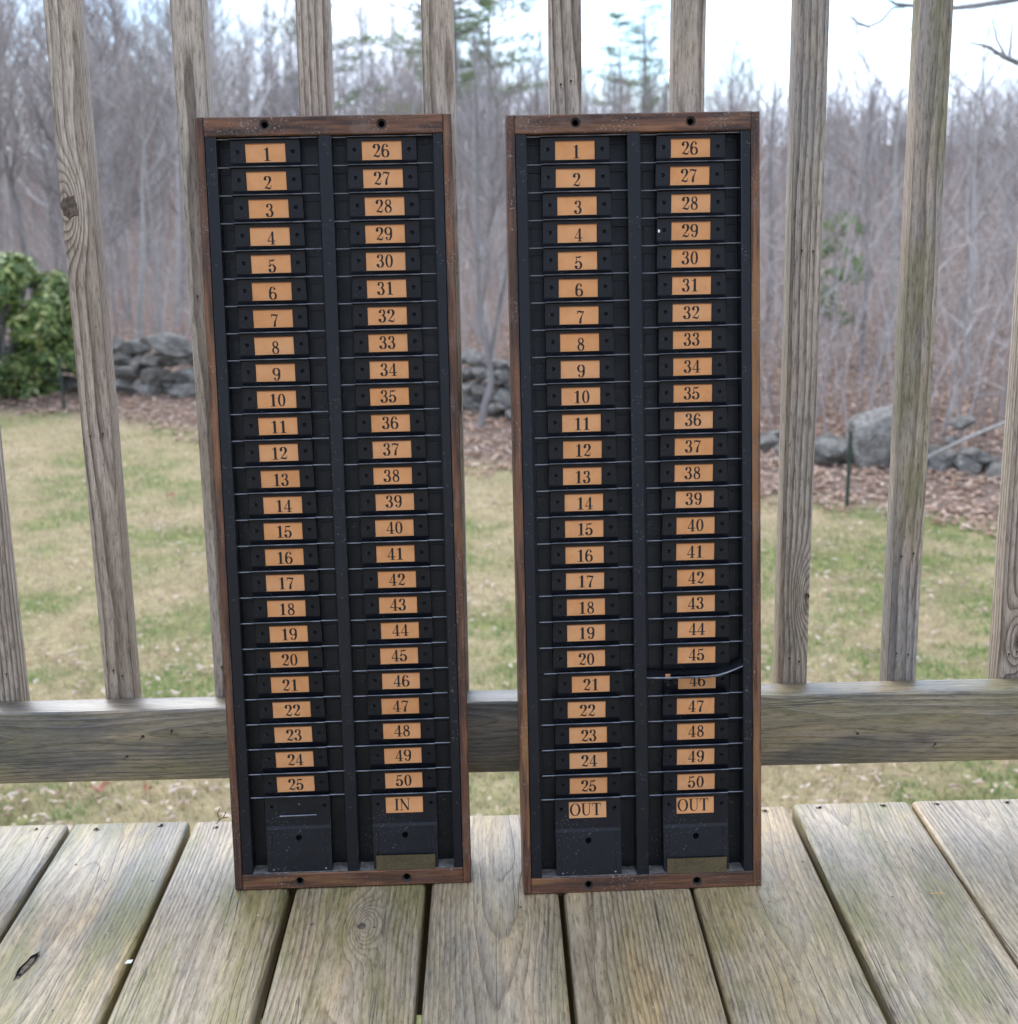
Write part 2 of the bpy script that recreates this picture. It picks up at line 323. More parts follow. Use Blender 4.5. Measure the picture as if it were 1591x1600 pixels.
def cell_hole(mb, x0, x1, z0, z1, cx, cz, r, vf, depth=.001, r2=None, n=12, m=0, mdark=0, floor=True, cone=0.):
    """rectangle in the XZ plane (facing -Y) pierced by a round hole with a recessed cone and floor; vf(z) gives Y"""
    ang = [2*math.pi*(i+.5)/n for i in range(n)]
    outer = []
    for a in ang:
        c, s_ = math.cos(a), math.sin(a); t = min(((x1-cx)/c if c > 1e-9 else (x0-cx)/c if c < -1e-9 else 1e9), ((z1-cz)/s_ if s_ > 1e-9 else (z0-cz)/s_ if s_ < -1e-9 else 1e9))
        outer.append((cx+c*t, cz+s_*t))
    poly = []; corners = sorted([(math.atan2(z-cz, x-cx) % (2*math.pi), x, z) for x in (x0, x1) for z in (z0, z1)])
    inner = [(cx+r*math.cos(a), cz+r*math.sin(a)) for a in ang]
    for i in range(n):
        j = (i+1) % n; a0 = ang[i]; a1 = ang[j] if j else ang[j]+2*math.pi
        mid = [(x, z) for (a, x, z) in corners if a0 < a < a1 or a0 < a+2*math.pi < a1]
        ps = [inner[i], inner[j], outer[j]] + mid[::-1] + [outer[i]]
        mb.add([(x, vf(z), z) for x, z in ps], [tuple(range(len(ps)))[::-1]], m)
    r2 = r2 or r*.8
    i2 = [(cx+r2*math.cos(a), cz+r2*math.sin(a)) for a in ang]
    vs = [(x, vf(z), z) for x, z in inner]+[(x, vf(z)+depth, z) for x, z in i2]
    mb.add(vs, [(j, i, n+i, n+j) for i, j in ((i, (i+1) % n) for i in range(n))], m)
    if floor: mb.add([(x, vf(z)+depth, z) for x, z in i2], [tuple(range(n))[::-1]], mdark)

# ------------------------------------------------------------------ deck
deckm = MB()
deckm.box(-2.6, 2.9, 1.515, 1.553, -.24, -.036)
for y in (1.1, .7, .3, -.1, -.5, -.9, -1.3, -1.7, -2.1, -2.5, -2.9, -3.3): deckm.box(-2.6, 2.9, y-.02, y+.02, -.24, -.036)
for x in (-2.4, 0.1, 2.7): deckm.box(x-.045, x+.045, 1.43, 1.512, -1.5, -.036)
deck = link('deck', deckm.build('deck_frame', MAT['joist']), kind='structure')
gaps = [-.5209, -.3746, -.2312, -.0816, .0632, .2056, .352, .4993]
gw = [.005, .006, .0075, .0075, .0055, .0032, .0065, .0025]
while gaps[0] > -2.3: gaps.insert(0, gaps[0]-.1463); gw.insert(0, .005)
while gaps[-1] < 2.6: gaps.append(gaps[-1]+.1463); gw.append(.005)
# (seed, moss, grey, end shift, lift) for the planks in view from the left one
pk = {6+5: None}
style = {-.6: (3.1, .7, .5, .0), -.45: (9.4, .9, .95, -.001), -.3: (1.7, .95, .35, -.002), -.157: (22.6, .75, .15, -.003), -.01: (5.3, .35, .5, -.002),
         .134: (14.2, .3, .15, 0.), .279: (31.5, .6, .2, .0), .425: (8.8, .95, .4, .004), .57: (17.9, .25, .2, .006)}
sc_me = MB(); sc_me.tube([(0,0,-.001),(0,0,.0008)], .0024, 10, 0, True); sc_me.box(-.0017, .0017, -.0004, .0005, .0008, .0013, 1); sc_me.box(-.0004, .0004, -.0017, .0017, .0009, .0014, 1)
ring = [(.0036*math.cos(a), .0044*math.sin(a), .0002) for a in [k*math.pi/4 for k in range(9)]]
sc_me.tube(ring[2:], .0006, 4, 1)
screw_me = sc_me.build('deck_screw', [MAT['rivet'], MAT['void']])
planks = []
for i in range(len(gaps)-1):
    x0, x1 = gaps[i]+gw[i]/2, gaps[i+1]-gw[i+1]/2; w = x1-x0; c = (x0+x1)/2
    k = min(style, key=lambda q: abs(q-c)); st = style[k] if abs(k-c) < .05 else (rnd.uniform(30, 90), rnd.uniform(.2, .8), rnd.uniform(.1, .5), 0)
    y1 = 1.570 + c*.004 + rnd.uniform(-.0015, .0015); y0 = -3.58
    me = bevbox('plank', (w, y1-y0, .032), .0058, MAT['deck'], 3, 38, 1, .0006, i)
    p = link('plank', me, deck, (c, (y0+y1)/2, -.016+st[3]*.5), seed=st[0], moss=st[1], grey=st[2], knot_a=(.012 if abs(c+.157) < .01 else 0.), knot_l=(2.32 if abs(c+.157) < .01 else 99.), knot_s=(.8 if abs(c+.157) < .01 else 0.))
    planks.append((c, w, p, (y0+y1)/2, y1, st[3]*.5))
    for fx in (-.27, .27):
        link('screw', screw_me, p, (w*fx+rnd.uniform(-.006, .006), y1-(y0+y1)/2-.016+rnd.uniform(-.005, .003), .0155), (rnd.uniform(-.1, .1), 0, rnd.uniform(0, 3)))
def plank_at(x): return min(planks, key=lambda q: abs(q[0]-x))
# splintered hollow in one plank, round knot in another
def irregular(n, rx, ry, seed, z=0.):
    r_ = random.Random(seed); return [((rx*(1+r_.uniform(-.25, .25)))*math.cos(2*math.pi*i/n), (ry*(1+r_.uniform(-.18, .18)))*math.sin(2*math.pi*i/n), z) for i in range(n)]
def hollow(name, rx, ry, seed, mats):
    mb = MB(); n = 18; o = irregular(n, rx, ry, seed, .0002); i1 = [(x*.82, y*.86, .0014) for x, y, z in o]; i2 = [(x*.5, y*.6, .0005) for x, y, z in o]
    mb.add(o+i1, [(i, (i+1) % n, n+(i+1) % n, n+i) for i in range(n)], 0); mb.add(i1+i2, [(i, (i+1) % n, n+(i+1) % n, n+i) for i in range(n)], 1)
    mb.add(i2, [tuple(range(n))], 0); return mb.build(name, mats)
q = plank_at(-.45); link('splintered_knot', hollow('splintered_knot', .0055, .026, 5, [MAT['knot'], MAT['void']]), q[2], (-.4748-q[0], 1.2535-q[3], .016), (0, 0, R(-9)))
q = plank_at(-.157); link('knot', hollow('knot', .005, .006, 8, [MAT['knot'], MAT['knot']]), q[2], (-.1475-q[0], 1.315-q[3], .0158))

# ------------------------------------------------------------------ inferred house behind the camera, added unseen to cut sky light on the fronts
hw = thing(link('unseen_house_wall', None, None, (0, -3.6, -1.4)), 'pale blue grey clapboard house wall, unseen behind the deck, added to dim light on the fronts', 'house wall')
MAT['siding'] = simple('siding_paint', (.55, .60, .68), .6, .12, 4)  # blue grey picked to tint what the black steel reflects
mb = MB(); mb.box(-5.5, 5.5, -.25, -.03, 0, 5.9); link('wall', mb.build('wall', MAT['siding']), hw)
mb = MB(); mb.add([(-5.5, -.03, 0), (5.5, -.03, 0), (5.5, .0, 0), (-5.5, .0, 0), (-5.5, -.03, .12), (5.5, -.03, .12), (5.5, -.018, .12), (-5.5, -.018, .12)], [(0, 3, 2, 1), (3, 7, 6, 2), (4, 5, 6, 7), (0, 4, 7, 3), (1, 2, 6, 5)])
cb = mb.build('clapboard', MAT['siding'])
for k in range(48): link('clapboard', cb, hw, (0, 0, .06+k*.118))
mb = MB(); mb.box(-6, 6, -.3, .45, 5.9, 6.0); link('eave', mb.build('eave', MAT['siding']), hw)

# ------------------------------------------------------------------ railing
rl = thing(link('deck_railing', None, None, (0, 1.513, 0)), 'weathered grey wooden deck railing with square balusters over one bottom rail', 'railing')
def rel(x, y, z): return (x, y-1.513, z)
me = bevbox('bottom_rail', (5.4, .041, .0865), .003, MAT['rail'], 2, 24, 0, .0008, 3)
link('bottom_rail', me, rl, rel(.1, 1.5125, .1302), (0, R(-.05), 0), seed=4.4, moss=.75, grey=1., knot_a=0., knot_l=99., knot_s=0.)
link('top_rail', bevbox('top_rail', (5.4, .09, .038), .004, MAT['rail']), rl, rel(.1, 1.53, 1.12), seed=12.4, moss=.3, grey=.5, knot_a=0., knot_l=99., knot_s=0.)
bal = [(-.5730, -.5710), (-.4372, -.4391), (-.307, -.3122), (-.1773, -.187), (-.0487, -.0514), (.0834, .0865), (.214, .2096), (.3421, .3426), (.4712, .4697), (.601, .5985)]
k = -.704
while k > -2.3: bal.append((k, k)); k -= .131
k = .731
while k < 2.5: bal.append((k, k)); k += .131
bst = [(3.3, .1, .2), (41.2, .1, .1), (7.9, .15, .25), (12.1, .1, .1), (18.4, .3, .2), (21.7, .15, .1), (26.3, .5, .3), (33.8, .25, .6), (37.1, 1., .7), (44.9, .3, .2)]
KN = {1: (-.0095, .7295, 1.), 7: (.0135, .278, .33), 9: (.006, .218, .45)}
for i, (xt, xb) in enumerate(bal):
    s = (xt-xb)/.85; h = 1.10-.105
    st = bst[i] if i < len(bst) else (50+i*3.3, .3, .3)
    me = bevbox('baluster', (.0335, .0335, h), .0016, MAT['baluster'], 2, 10, 2, .0005, i+20)
    kn = i in KN; ka_, kz_, kr_ = KN.get(i, (0, 0, 1))
    zc = .105+h/2
    b = link('baluster', me, rl, rel(xb+s*(zc-.15), 1.533+.01675, zc), (0, math.atan(s), 0), seed=st[0], moss=st[1], grey=st[2],
             knot_a=ka_, knot_l=(kz_-zc if kn else 99.), knot_s=1. if kn else 0.)
    if kn:
        if i == 1: b['label'] = 'baluster with a large dark knot'
        link('knot', hollow('knot', .0088*kr_, .0125*kr_, 3+i, [MAT['knot'], MAT['knot']]), b, (ka_+.002*(i == 1), -.0168, kz_-zc), (R(90), 0, 0))

nh = MB(); nh.disc((0, 0, 0), .0013, 8, 0, .0); nh.tube([(-.0004, -.0001, -.001), (.0, -.0001, -.0055)], [.0005, .0001], 4); nail_me = nh.build('nail_hole', MAT['sink'])
for bo in [c for c in rl.children if c.name.startswith('baluster')][:10]:
    z = rnd.uniform(-.3, .42)
    for q_ in (0, 1):
        for zz in (z, -.40): link('nail_hole', nail_me, bo, (-.006+.012*q_+rnd.uniform(-.002, .002), -.01695, zz+rnd.uniform(-.006, .006)))
bo = [c for c in rl.children if c.name.startswith('bottom_rail')][0]
for x, z, k_ in ((-.405, .012, 1.5), (-.372, .018, 1.2), (-.425, -.012, 1.3), (.41, -.005, 1.3), (.50, -.02, 1.1)):
    o = link('nail_hole', nail_me, bo, (x-.1, -.0212, z), (0, rnd.uniform(0, 3), 0)); o.scale = (k_, 1, k_)

# ------------------------------------------------------------------ numerals, drawn as varying strokes and filled by scan rows
def strokes(ch):
    def arc(cx, cy, rx, ry, a0, a1, w0, w1, n=14, pw=1.):
        out = []
        for i in range(n+1):
            a = R(a0+(a1-a0)*i/n); k = abs(math.cos(a))**pw; out.append((cx+rx*math.cos(a), cy+ry*math.sin(a), w0+(w1-w0)*k))
        return out
    H = .044; T = .168
    if ch == '1': return [[(.33, .02, T), (.33, .93, T)], [(.13, .02, H), (.53, .02, H)], [(.10, .85, H), (.22, .87, .05), (.36, .97, .06)]], .62
    if ch == '2': return [[(.135, .75, .17), (.136, .751, .17)], arc(.30, .74, .195, .245, 170, -10, H, T)+[(.44, .55, .11), (.30, .36, .06), (.16, .2, .045), (.09, .08, H)], [(.09, .09, .06), (.2, .13, .10), (.36, .07, .13), (.46, .08, .11)], [(.47, .08, .08), (.53, .15, .04), (.54, .27, .028)]], .62
    if ch == '3': return [[(.135, .79, .15), (.136, .791, .15)], arc(.28, .77, .175, .215, 165, -75, H, .13), [(.2, .53, .03), (.32, .53, .04)], arc(.27, .275, .215, .26, 80, -165, H, .155), [(.125, .19, .16), (.126, .191, .16)]], .62
    if ch == '4': return [[(.40, .97, .04), (.22, .62, .034), (.04, .27, .034)], [(.04, .265, .05), (.60, .265, .05)], [(.41, .02, .14), (.41, .95, .13)], [(.25, .02, H), (.57, .02, H)]], .64
    if ch == '5': return [[(.13, .97, H), (.115, .52, H)], [(.13, .92, .03), (.2, .91, .09), (.36, .92, .12), (.5, .97, .04)], arc(.26, .305, .225, .285, 140, -160, H, .155), [(.125, .19, .16), (.126, .191, .16)]], .62
    if ch == '6': return [arc(.32, .5, .225, .485, 75, 180, H, .15)+arc(.31, .29, .215, .275, 180, 360, H, .145)+arc(.31, .29, .215, .275, 0, 150, H, .145), [(.44, .83, .14), (.441, .831, .14)], [(.4, .965, .034), (.47, .88, .05)]], .62
    if ch == '9': return [[(.62-x, 1-y, w) for x, y, w in st] for st in strokes('6')[0]], .62
    if ch == '7': return [[(.09, .98, H), (.075, .74, .028)], [(.09, .9, .07), (.25, .93, .13), (.42, .88, .12), (.55, .93, .05)], [(.54, .9, .04), (.42, .62, .06), (.32, .36, .12), (.29, .06, .16)]], .6
    if ch == '8': return [arc(.31, .76, .165, .22, 0, 360, H, .105, 24), arc(.31, .275, .2, .26, 0, 360, H, .115, 24), [(.2, .66, .07), (.31, .53, .13), (.43, .4, .08)]], .62
    if ch == '0': return [arc(.31, .5, .205, .485, 0, 360, H, .145, 36, 1.3)], .62
    if ch == 'I': return [[(.2, .02, .15), (.2, .98, .15)], [(.04, .02, H), (.36, .02, H)], [(.04, .98, H), (.36, .98, H)]], .42
    if ch == 'N': return [[(.16, .02, .042), (.16, .96, .042)], [(.72, .04, .042), (.72, .98, .042)], [(.15, .92, .14), (.67, .08, .14)], [(.04, .02, H), (.28, .02, H)], [(.02, .98, H), (.24, .98, H)], [(.6, .98, H), (.84, .98, H)]], .88
    if ch == 'O': return [arc(.42, .5, .335, .485, 0, 360, H, .15, 40, 1.3)], .86
    if ch == 'U': return [[(.18, .96, .14), (.18, .3, .14)]+arc(.42, .3, .24, .28, 180, 360, .045, .14)[:8]+[(.5, .035, .05), (.62, .14, .045), (.66, .3, .042), (.66, .96, .042)], [(.04, .98, H), (.34, .98, H)], [(.54, .98, H), (.78, .98, H)]], .82
    if ch == 'T': return [[(.36, .02, .15), (.36, .96, .15)], [(.2, .02, H), (.52, .02, H)], [(.05, .965, .05), (.67, .965, .05)], [(.05, .97, .034), (.03, .76, .028)], [(.67, .97, .034), (.69, .76, .028)]], .74
GL = {}
def glyph(ch):
    if ch in GL: return GL[ch]
    sts, adv = strokes(ch); ny, nx = 60, 54; ys = (np.arange(ny)+.5)/ny; xs = (np.arange(nx)+.5)/nx*.9
    X, Y = np.meshgrid(xs, ys); D = np.zeros_like(X, bool)
    for st in sts:
        for (x0, y0, w0), (x1, y1, w1) in zip(st[:-1], st[1:]):
            dx, dy = x1-x0, y1-y0; l2 = dx*dx+dy*dy+1e-12; t = np.clip(((X-x0)*dx+(Y-y0)*dy)/l2, 0, 1)
            d = np.hypot(X-x0-t*dx, Y-y0-t*dy); D |= d < np.maximum((w0+(w1-w0)*t)*.545, .021)
    runs = []
    for j in range(ny):
        r_ = D[j]; i = 0
        while i < nx:
            if r_[i]:
                k = i
                while k < nx and r_[k]: k += 1
                runs.append((i/nx*.9, k/nx*.9, j/ny, (j+1)/ny)); i = k
            else: i += 1
    GL[ch] = (runs, adv); return GL[ch]
CW, CH = .0405, .0184
def card_mesh(text, dx=0., dz=0., h=.0134, sx=1., soil=0):
    mb = MB(); mb.box(-CW/2, CW/2, 0, .0004, -CH/2, CH/2, 0)
    mb.box(-CW/2, CW/2, -.0007, -.0001, CH/2-.0005, CH/2+.0003, 2)
    gs = [glyph(c) for c in text]; gap = .02; wid = sum(g[1] for g in gs)*sx+gap*(len(gs)-1); x = -wid/2
    for runs, adv in gs:
        vs = []; fs = []
        for a, b, c, d in runs:
            k = len(vs); vs += [(dx+(x+a*sx)*h, -.00012, dz+(c-.5)*h), (dx+(x+b*sx)*h, -.00012, dz+(c-.5)*h), (dx+(x+b*sx)*h, -.00012, dz+(d-.5)*h), (dx+(x+a*sx)*h, -.00012, dz+(d-.5)*h)]
            fs.append((k, k+1, k+2, k+3))
        mb.add(vs, fs, 1); x += adv*sx+gap
    return mb.build('number_card', [MAT['card'], MAT['ink'], MAT['card_dark']])
cards = {}
for n_ in range(1, 51):
    if n_ < 10: d = (.0012, -.0016)
    elif n_ < 26: d = (.0006, -.0008)
    elif n_ < 40: d = (-.0008, .0003)
    else: d = (.0002, 0.)
    cards[n_] = card_mesh(str(n_), d[0]+rnd.uniform(-.0004, .0004), d[1]+rnd.uniform(-.0003, .0003), .0133, 1.04)
cards['IN'] = card_mesh('IN', -.0022, .0002, .0132, 1.0); cards['OUT'] = card_mesh('OUT', -.0022, .0003, .0136, 1.02)

# ------------------------------------------------------------------ time card racks
WR, LR, DR = .2585, .8203, .058
def vprof(z):
    P = [(-.0152, .0125), (-.0092, .0104), (.0092, .0082), (.0122, .0076), (.0138, .0052)]
    if z <= P[0][0]: return P[0][1]
    for (a, b), (c, d) in zip(P[:-1], P[1:]):
        if z <= c: return b+(d-b)*(z-a)/(c-a)
    return P[-1][1]
def quads(mb, xs, zs, vf, skip=lambda i, j: False, m=0):
    for i in range(len(xs)-1):
        for j in range(len(zs)-1):
            if skip(i, j): continue
            a, b, c, d = xs[i], xs[i+1], zs[j], zs[j+1]
            mb.add([(a, vf(c), c), (b, vf(c), c), (b, vf(d), d), (a, vf(d), d)], [(0, 1, 2, 3)], m)
def ridge(mb, z0, l, r_, pl=.0355, v=.0045, m=1):
    mb.tube([(l, v+.0009, z0-.0006), (-pl, v+.0009, z0-.0006), (-pl+.0008, v, z0-.0001), (pl-.0008, v, z0+.0001), (pl, v+.0009, z0+.0004), (r_, v+.0009, z0+.0004)], .00062, 6, m)
def pocket_mesh(lx, rx, lip=True, vf=vprof, z0=-.0152):
    mb = MB(); p = .0355; hx = .028; hc = .0042
    xs = [-p, -hx-hc, -hx+hc, -CW/2-.0004, CW/2+.0004, hx-hc, hx+hc, p]
    zs = [z0, -.0094, -.0036, .0056, .0094, .0122, .0138]
    quads(mb, xs, zs, vf, lambda i, j: (i == 3 and j in (1, 2, 3)) or (i in (1, 5) and j == 2))
    for c in (-hx, hx): cell_hole(mb, c-hc, c+hc, -.0036, .0056, c, .0011, .0021, vf, .0017, .0007, 10, 0, 2)
    # window reveal
    for a, b, c, d in ((-CW/2-.0004, -CW/2-.0004, -.0094, .0094), (CW/2+.0004, CW/2+.0004, -.0094, .0094)):
        mb.add([(a, vf(c), c), (a, vf(c)+.0012, c), (a, vf(d)+.0012, d), (a, vf(d), d)], [(0, 1, 2, 3)], 0)
    for c in (-.0094, .0094): mb.add([(-CW/2-.0004, vf(c), c), (CW/2+.0004, vf(c), c), (CW/2+.0004, vf(c)+.0012, c), (-CW/2-.0004, vf(c)+.0012, c)], [(0, 1, 2, 3)], 0)
    # returned side flanges and a card shelf behind, ending short of the liner
    for s in (-p, p): mb.add([(s, vf(zs[0]), zs[0]), (s, vf(.0138), .0138), (s, .0208, .012), (s, .0208, -.0152)], [(0, 1, 2, 3)], 0)
    mb.add([(-.0355, .0058, .0128), (.0355, .0058, .0134), (.0355, .0208, .0072), (-.0355, .0208, .0066)], [(0, 1, 2, 3)], 2)
    if lip: ridge(mb, .0140, lx, rx)
    return mb
PM = [MAT['pocket'], MAT['edge'], MAT['liner'], MAT['void']]
pocket_me = [pocket_mesh(-.050, .0535).build('card_pocket', PM), pocket_mesh(-.052, .0515).build('card_pocket', PM)]
# large holder at the foot of each column: origin at its card centre
def big_mesh(lx, rx, window, card):
    mb = MB(); p = .0352; hx = .029; hc = .0042
    def vf(z): return .0082 if z > -.0205 else .0082-.0016*min(1, (-.0205-z)/.0035) if z > -.024 else .0066-.0036*min(1., (-.024-z)/.046)
    xs = [-p, -hx-hc, -hx+hc, -CW/2-.0004, CW/2+.0004, hx-hc, hx+hc, p]
    zs = [-.0205, -.0094, -.0036, .0056, .0094, .0122]
    quads(mb, xs, zs, vf, lambda i, j: (i == 3 and j in (1, 2, 3)) or (i in (1, 5) and j == 2))
    for c in (-hx, hx): cell_hole(mb, c-hc, c+hc, -.0036, .0056, c, .0011, .0024, vf, .0018, .0009, 10, 0, 3)
    # lower part with a long pressed groove each side and a round hole
    g0, g1 = .0285, .0305
    xs2 = [-p, -g1, -g0, -.012, .012, g0, g1, p]; zl = [-.0705, -.066, -.041, -.021, -.024]
    zs2 = [-.0705, -.066, -.040, -.024, -.0205]
    for i in range(7):
        for j in range(4):
            if i in (1, 5) and j in (1, 2): continue
            if i == 3 and j == 2: continue
            a, b, c, d = xs2[i], xs2[i+1], zs2[j], zs2[j+1]
            mb.add([(a, vf(c), c), (b, vf(c), c), (b, vf(d), d), (a, vf(d), d)], [(0, 1, 2, 3)], 0)
    cell_hole(mb, -.012, .012, -.040, -.024, 0.0, -.0335, .0034, vf, .004, .0033, 14, 0, 3)
    for s in (-1, 1):
        a, b = (-g1, -g0) if s < 0 else (g0, g1); m_ = (a+b)/2; c, d = -.066, -.024
        mb.add([(a, vf(c), c), (m_, vf(c)+.0006, c), (m_, vf(d)+.0006, d), (a, vf(d), d)], [(0, 1, 2, 3)], 0)
        mb.add([(m_, vf(c)+.0006, c), (b, vf(c), c), (b, vf(d), d), (m_, vf(d)+.0006, d)], [(0, 1, 2, 3)], 0)
        mb.add([(s*p, vf(-.0705), -.0705), (s*p, vf(-.024), -.024), (s*p, .0082, -.0205), (s*p, .0082, .0122), (s*p, .0208, .012), (s*p, .0208, -.0705)], [(0, 1, 2, 3, 4, 5)], 0)
        mb.disc((s*.0285, vf(-.068)-.0002, -.0685), .0012, 8, 1, .0006)
    if not card:
        mb.add([(-CW/2-.0004, .0092, -.0094), (CW/2+.0004, .0092, -.0094), (CW/2+.0004, .0092, .0094), (-CW/2-.0004, .0092, .0094)], [(0, 1, 2, 3)], 0)
        mb.tube([(-.0200, .0076, -.0092), (.0200, .0076, -.0088)], .0008, 6, 1)
        mb.disc((.0015, .0088, .0035), .0010, 6, 1, .0004)
    mb.add([(-.0355, .0058, .0128), (.0355, .0058, .0134), (.0355, .0208, .0072), (-.0355, .0208, .0066)], [(0, 1, 2, 3)], 2)
    ridge(mb, .0140, lx, rx)
    return mb.build('lower_holder', PM)
rows = {
 'L1': ([68.2,68.1,69.0,68.9,68.8,68.5,68.3,68.2,68.4,68.2,68.3,67.9,68.3,69.5,68.7,68.8,68.5,68.5,69.6,69.1,68.5,69.2,69.6,69.9,69.8], 785.2),
 'L2': ([186.7,186.9,187.6,187.2,186.8,186.9,186.6,186.4,186.6,186.1,186.3,186.7,186.5,187.9,186.5,186.6,187.4,187.7,188.7,187.0,188.0,186.4,187.2,187.4,187.5], 785.5),
 'R1': ([69.9,70.2,71.2,70.8,70.8,71.0,71.3,71.6,71.6,71.7,72.0,72.5,71.9,73.0,72.9,72.9,72.9,73.4,73.1,72.7,77.1,72.1,73.2,73.2,72.8], 785.4),
 'R2': ([189.1,188.1,188.9,188.7,188.6,189.0,189.2,189.4,189.4,189.3,190.0,190.0,189.7,190.5,191.2,190.5,191.1,190.9,191.3,191.0,193.0,189.7,189.7,189.2,189.5], 785.6)}
def frame_board(u0, u1, w0, w1, holes=(), seed=0):
    """board of the wooden frame with countersunk screw holes in its front face"""
    b = .0011; mb = MB(); vf = lambda z: 0.
    xs = [u0+b]; cells = []
    for h in holes: xs += [h[0]-.0062, h[0]+.0062]
    xs.append(u1-b)
    for i in range(len(xs)-1):
        if i % 2 == 0: quads(mb, [xs[i], xs[i+1]], [w0+b, w1-b], vf)
        else:
            h = holes[i//2]; cell_hole(mb, xs[i], xs[i+1], w0+b, w1-b, h[0], h[1], .0052, vf, .0032, .0030, 16, 0, 0, floor=False); mb.m[-16:] = [2]*16
            n = 16; ang = [2*math.pi*(k+.5)/n for k in range(n)]
            vs = [(h[0]+.003*math.cos(a), .0032, h[1]+.003*math.sin(a)) for a in ang]+[(h[0]+.003*math.cos(a), .014, h[1]+.003*math.sin(a)) for a in ang]
            mb.add(vs, [((k+1) % n, k, n+k, n+(k+1) % n) for k in range(n)]+[tuple(range(n, 2*n))[::-1]], 1)
    o = [(u0+b, 0, w0+b), (u1-b, 0, w0+b), (u1-b, 0, w1-b), (u0+b, 0, w1-b)]; p = [(u0, b, w0), (u1, b, w0), (u1, b, w1), (u0, b, w1)]; q_ = [(x, DR-.006, z) for x, y, z in p]
    mb.add(o+p+q_, [(i+4, (i+1) % 4+4, (i+1) % 4, i) for i in range(4)]+[(i+8, (i+1) % 4+8, (i+1) % 4+4, i+4) for i in range(4)]+[(11, 10, 9, 8)], 0)
    return mb.build('frame_board', [MAT['oak'], MAT['void'], MAT['sink']])
def channel(u0, u1, w0, w1, rivs, v0=.0012, spread=None):
    mb = MB(); b = .0008
    vs = [(u0, v0+b, w0), (u0+b, v0, w0), (u1-b, v0, w0), (u1, v0+b, w0), (u1, .050, w0), (u0, .050, w0)]
    mb.add(vs+[(x, y, w1) for x, y, z in vs], [(i, (i+1) % 6, (i+1) % 6+6, i+6) for i in range(6)]+[(5, 4, 3, 2, 1, 0), (6, 7, 8, 9, 10, 11)], 0)
    return mb.build('steel_channel', [MAT['black'], MAT['rivet']])
rv = MB(); rv.disc((0, 0, 0), .0013, 10, 0, .0006); rivet_me = rv.build('rivet', MAT['rivet'], True)
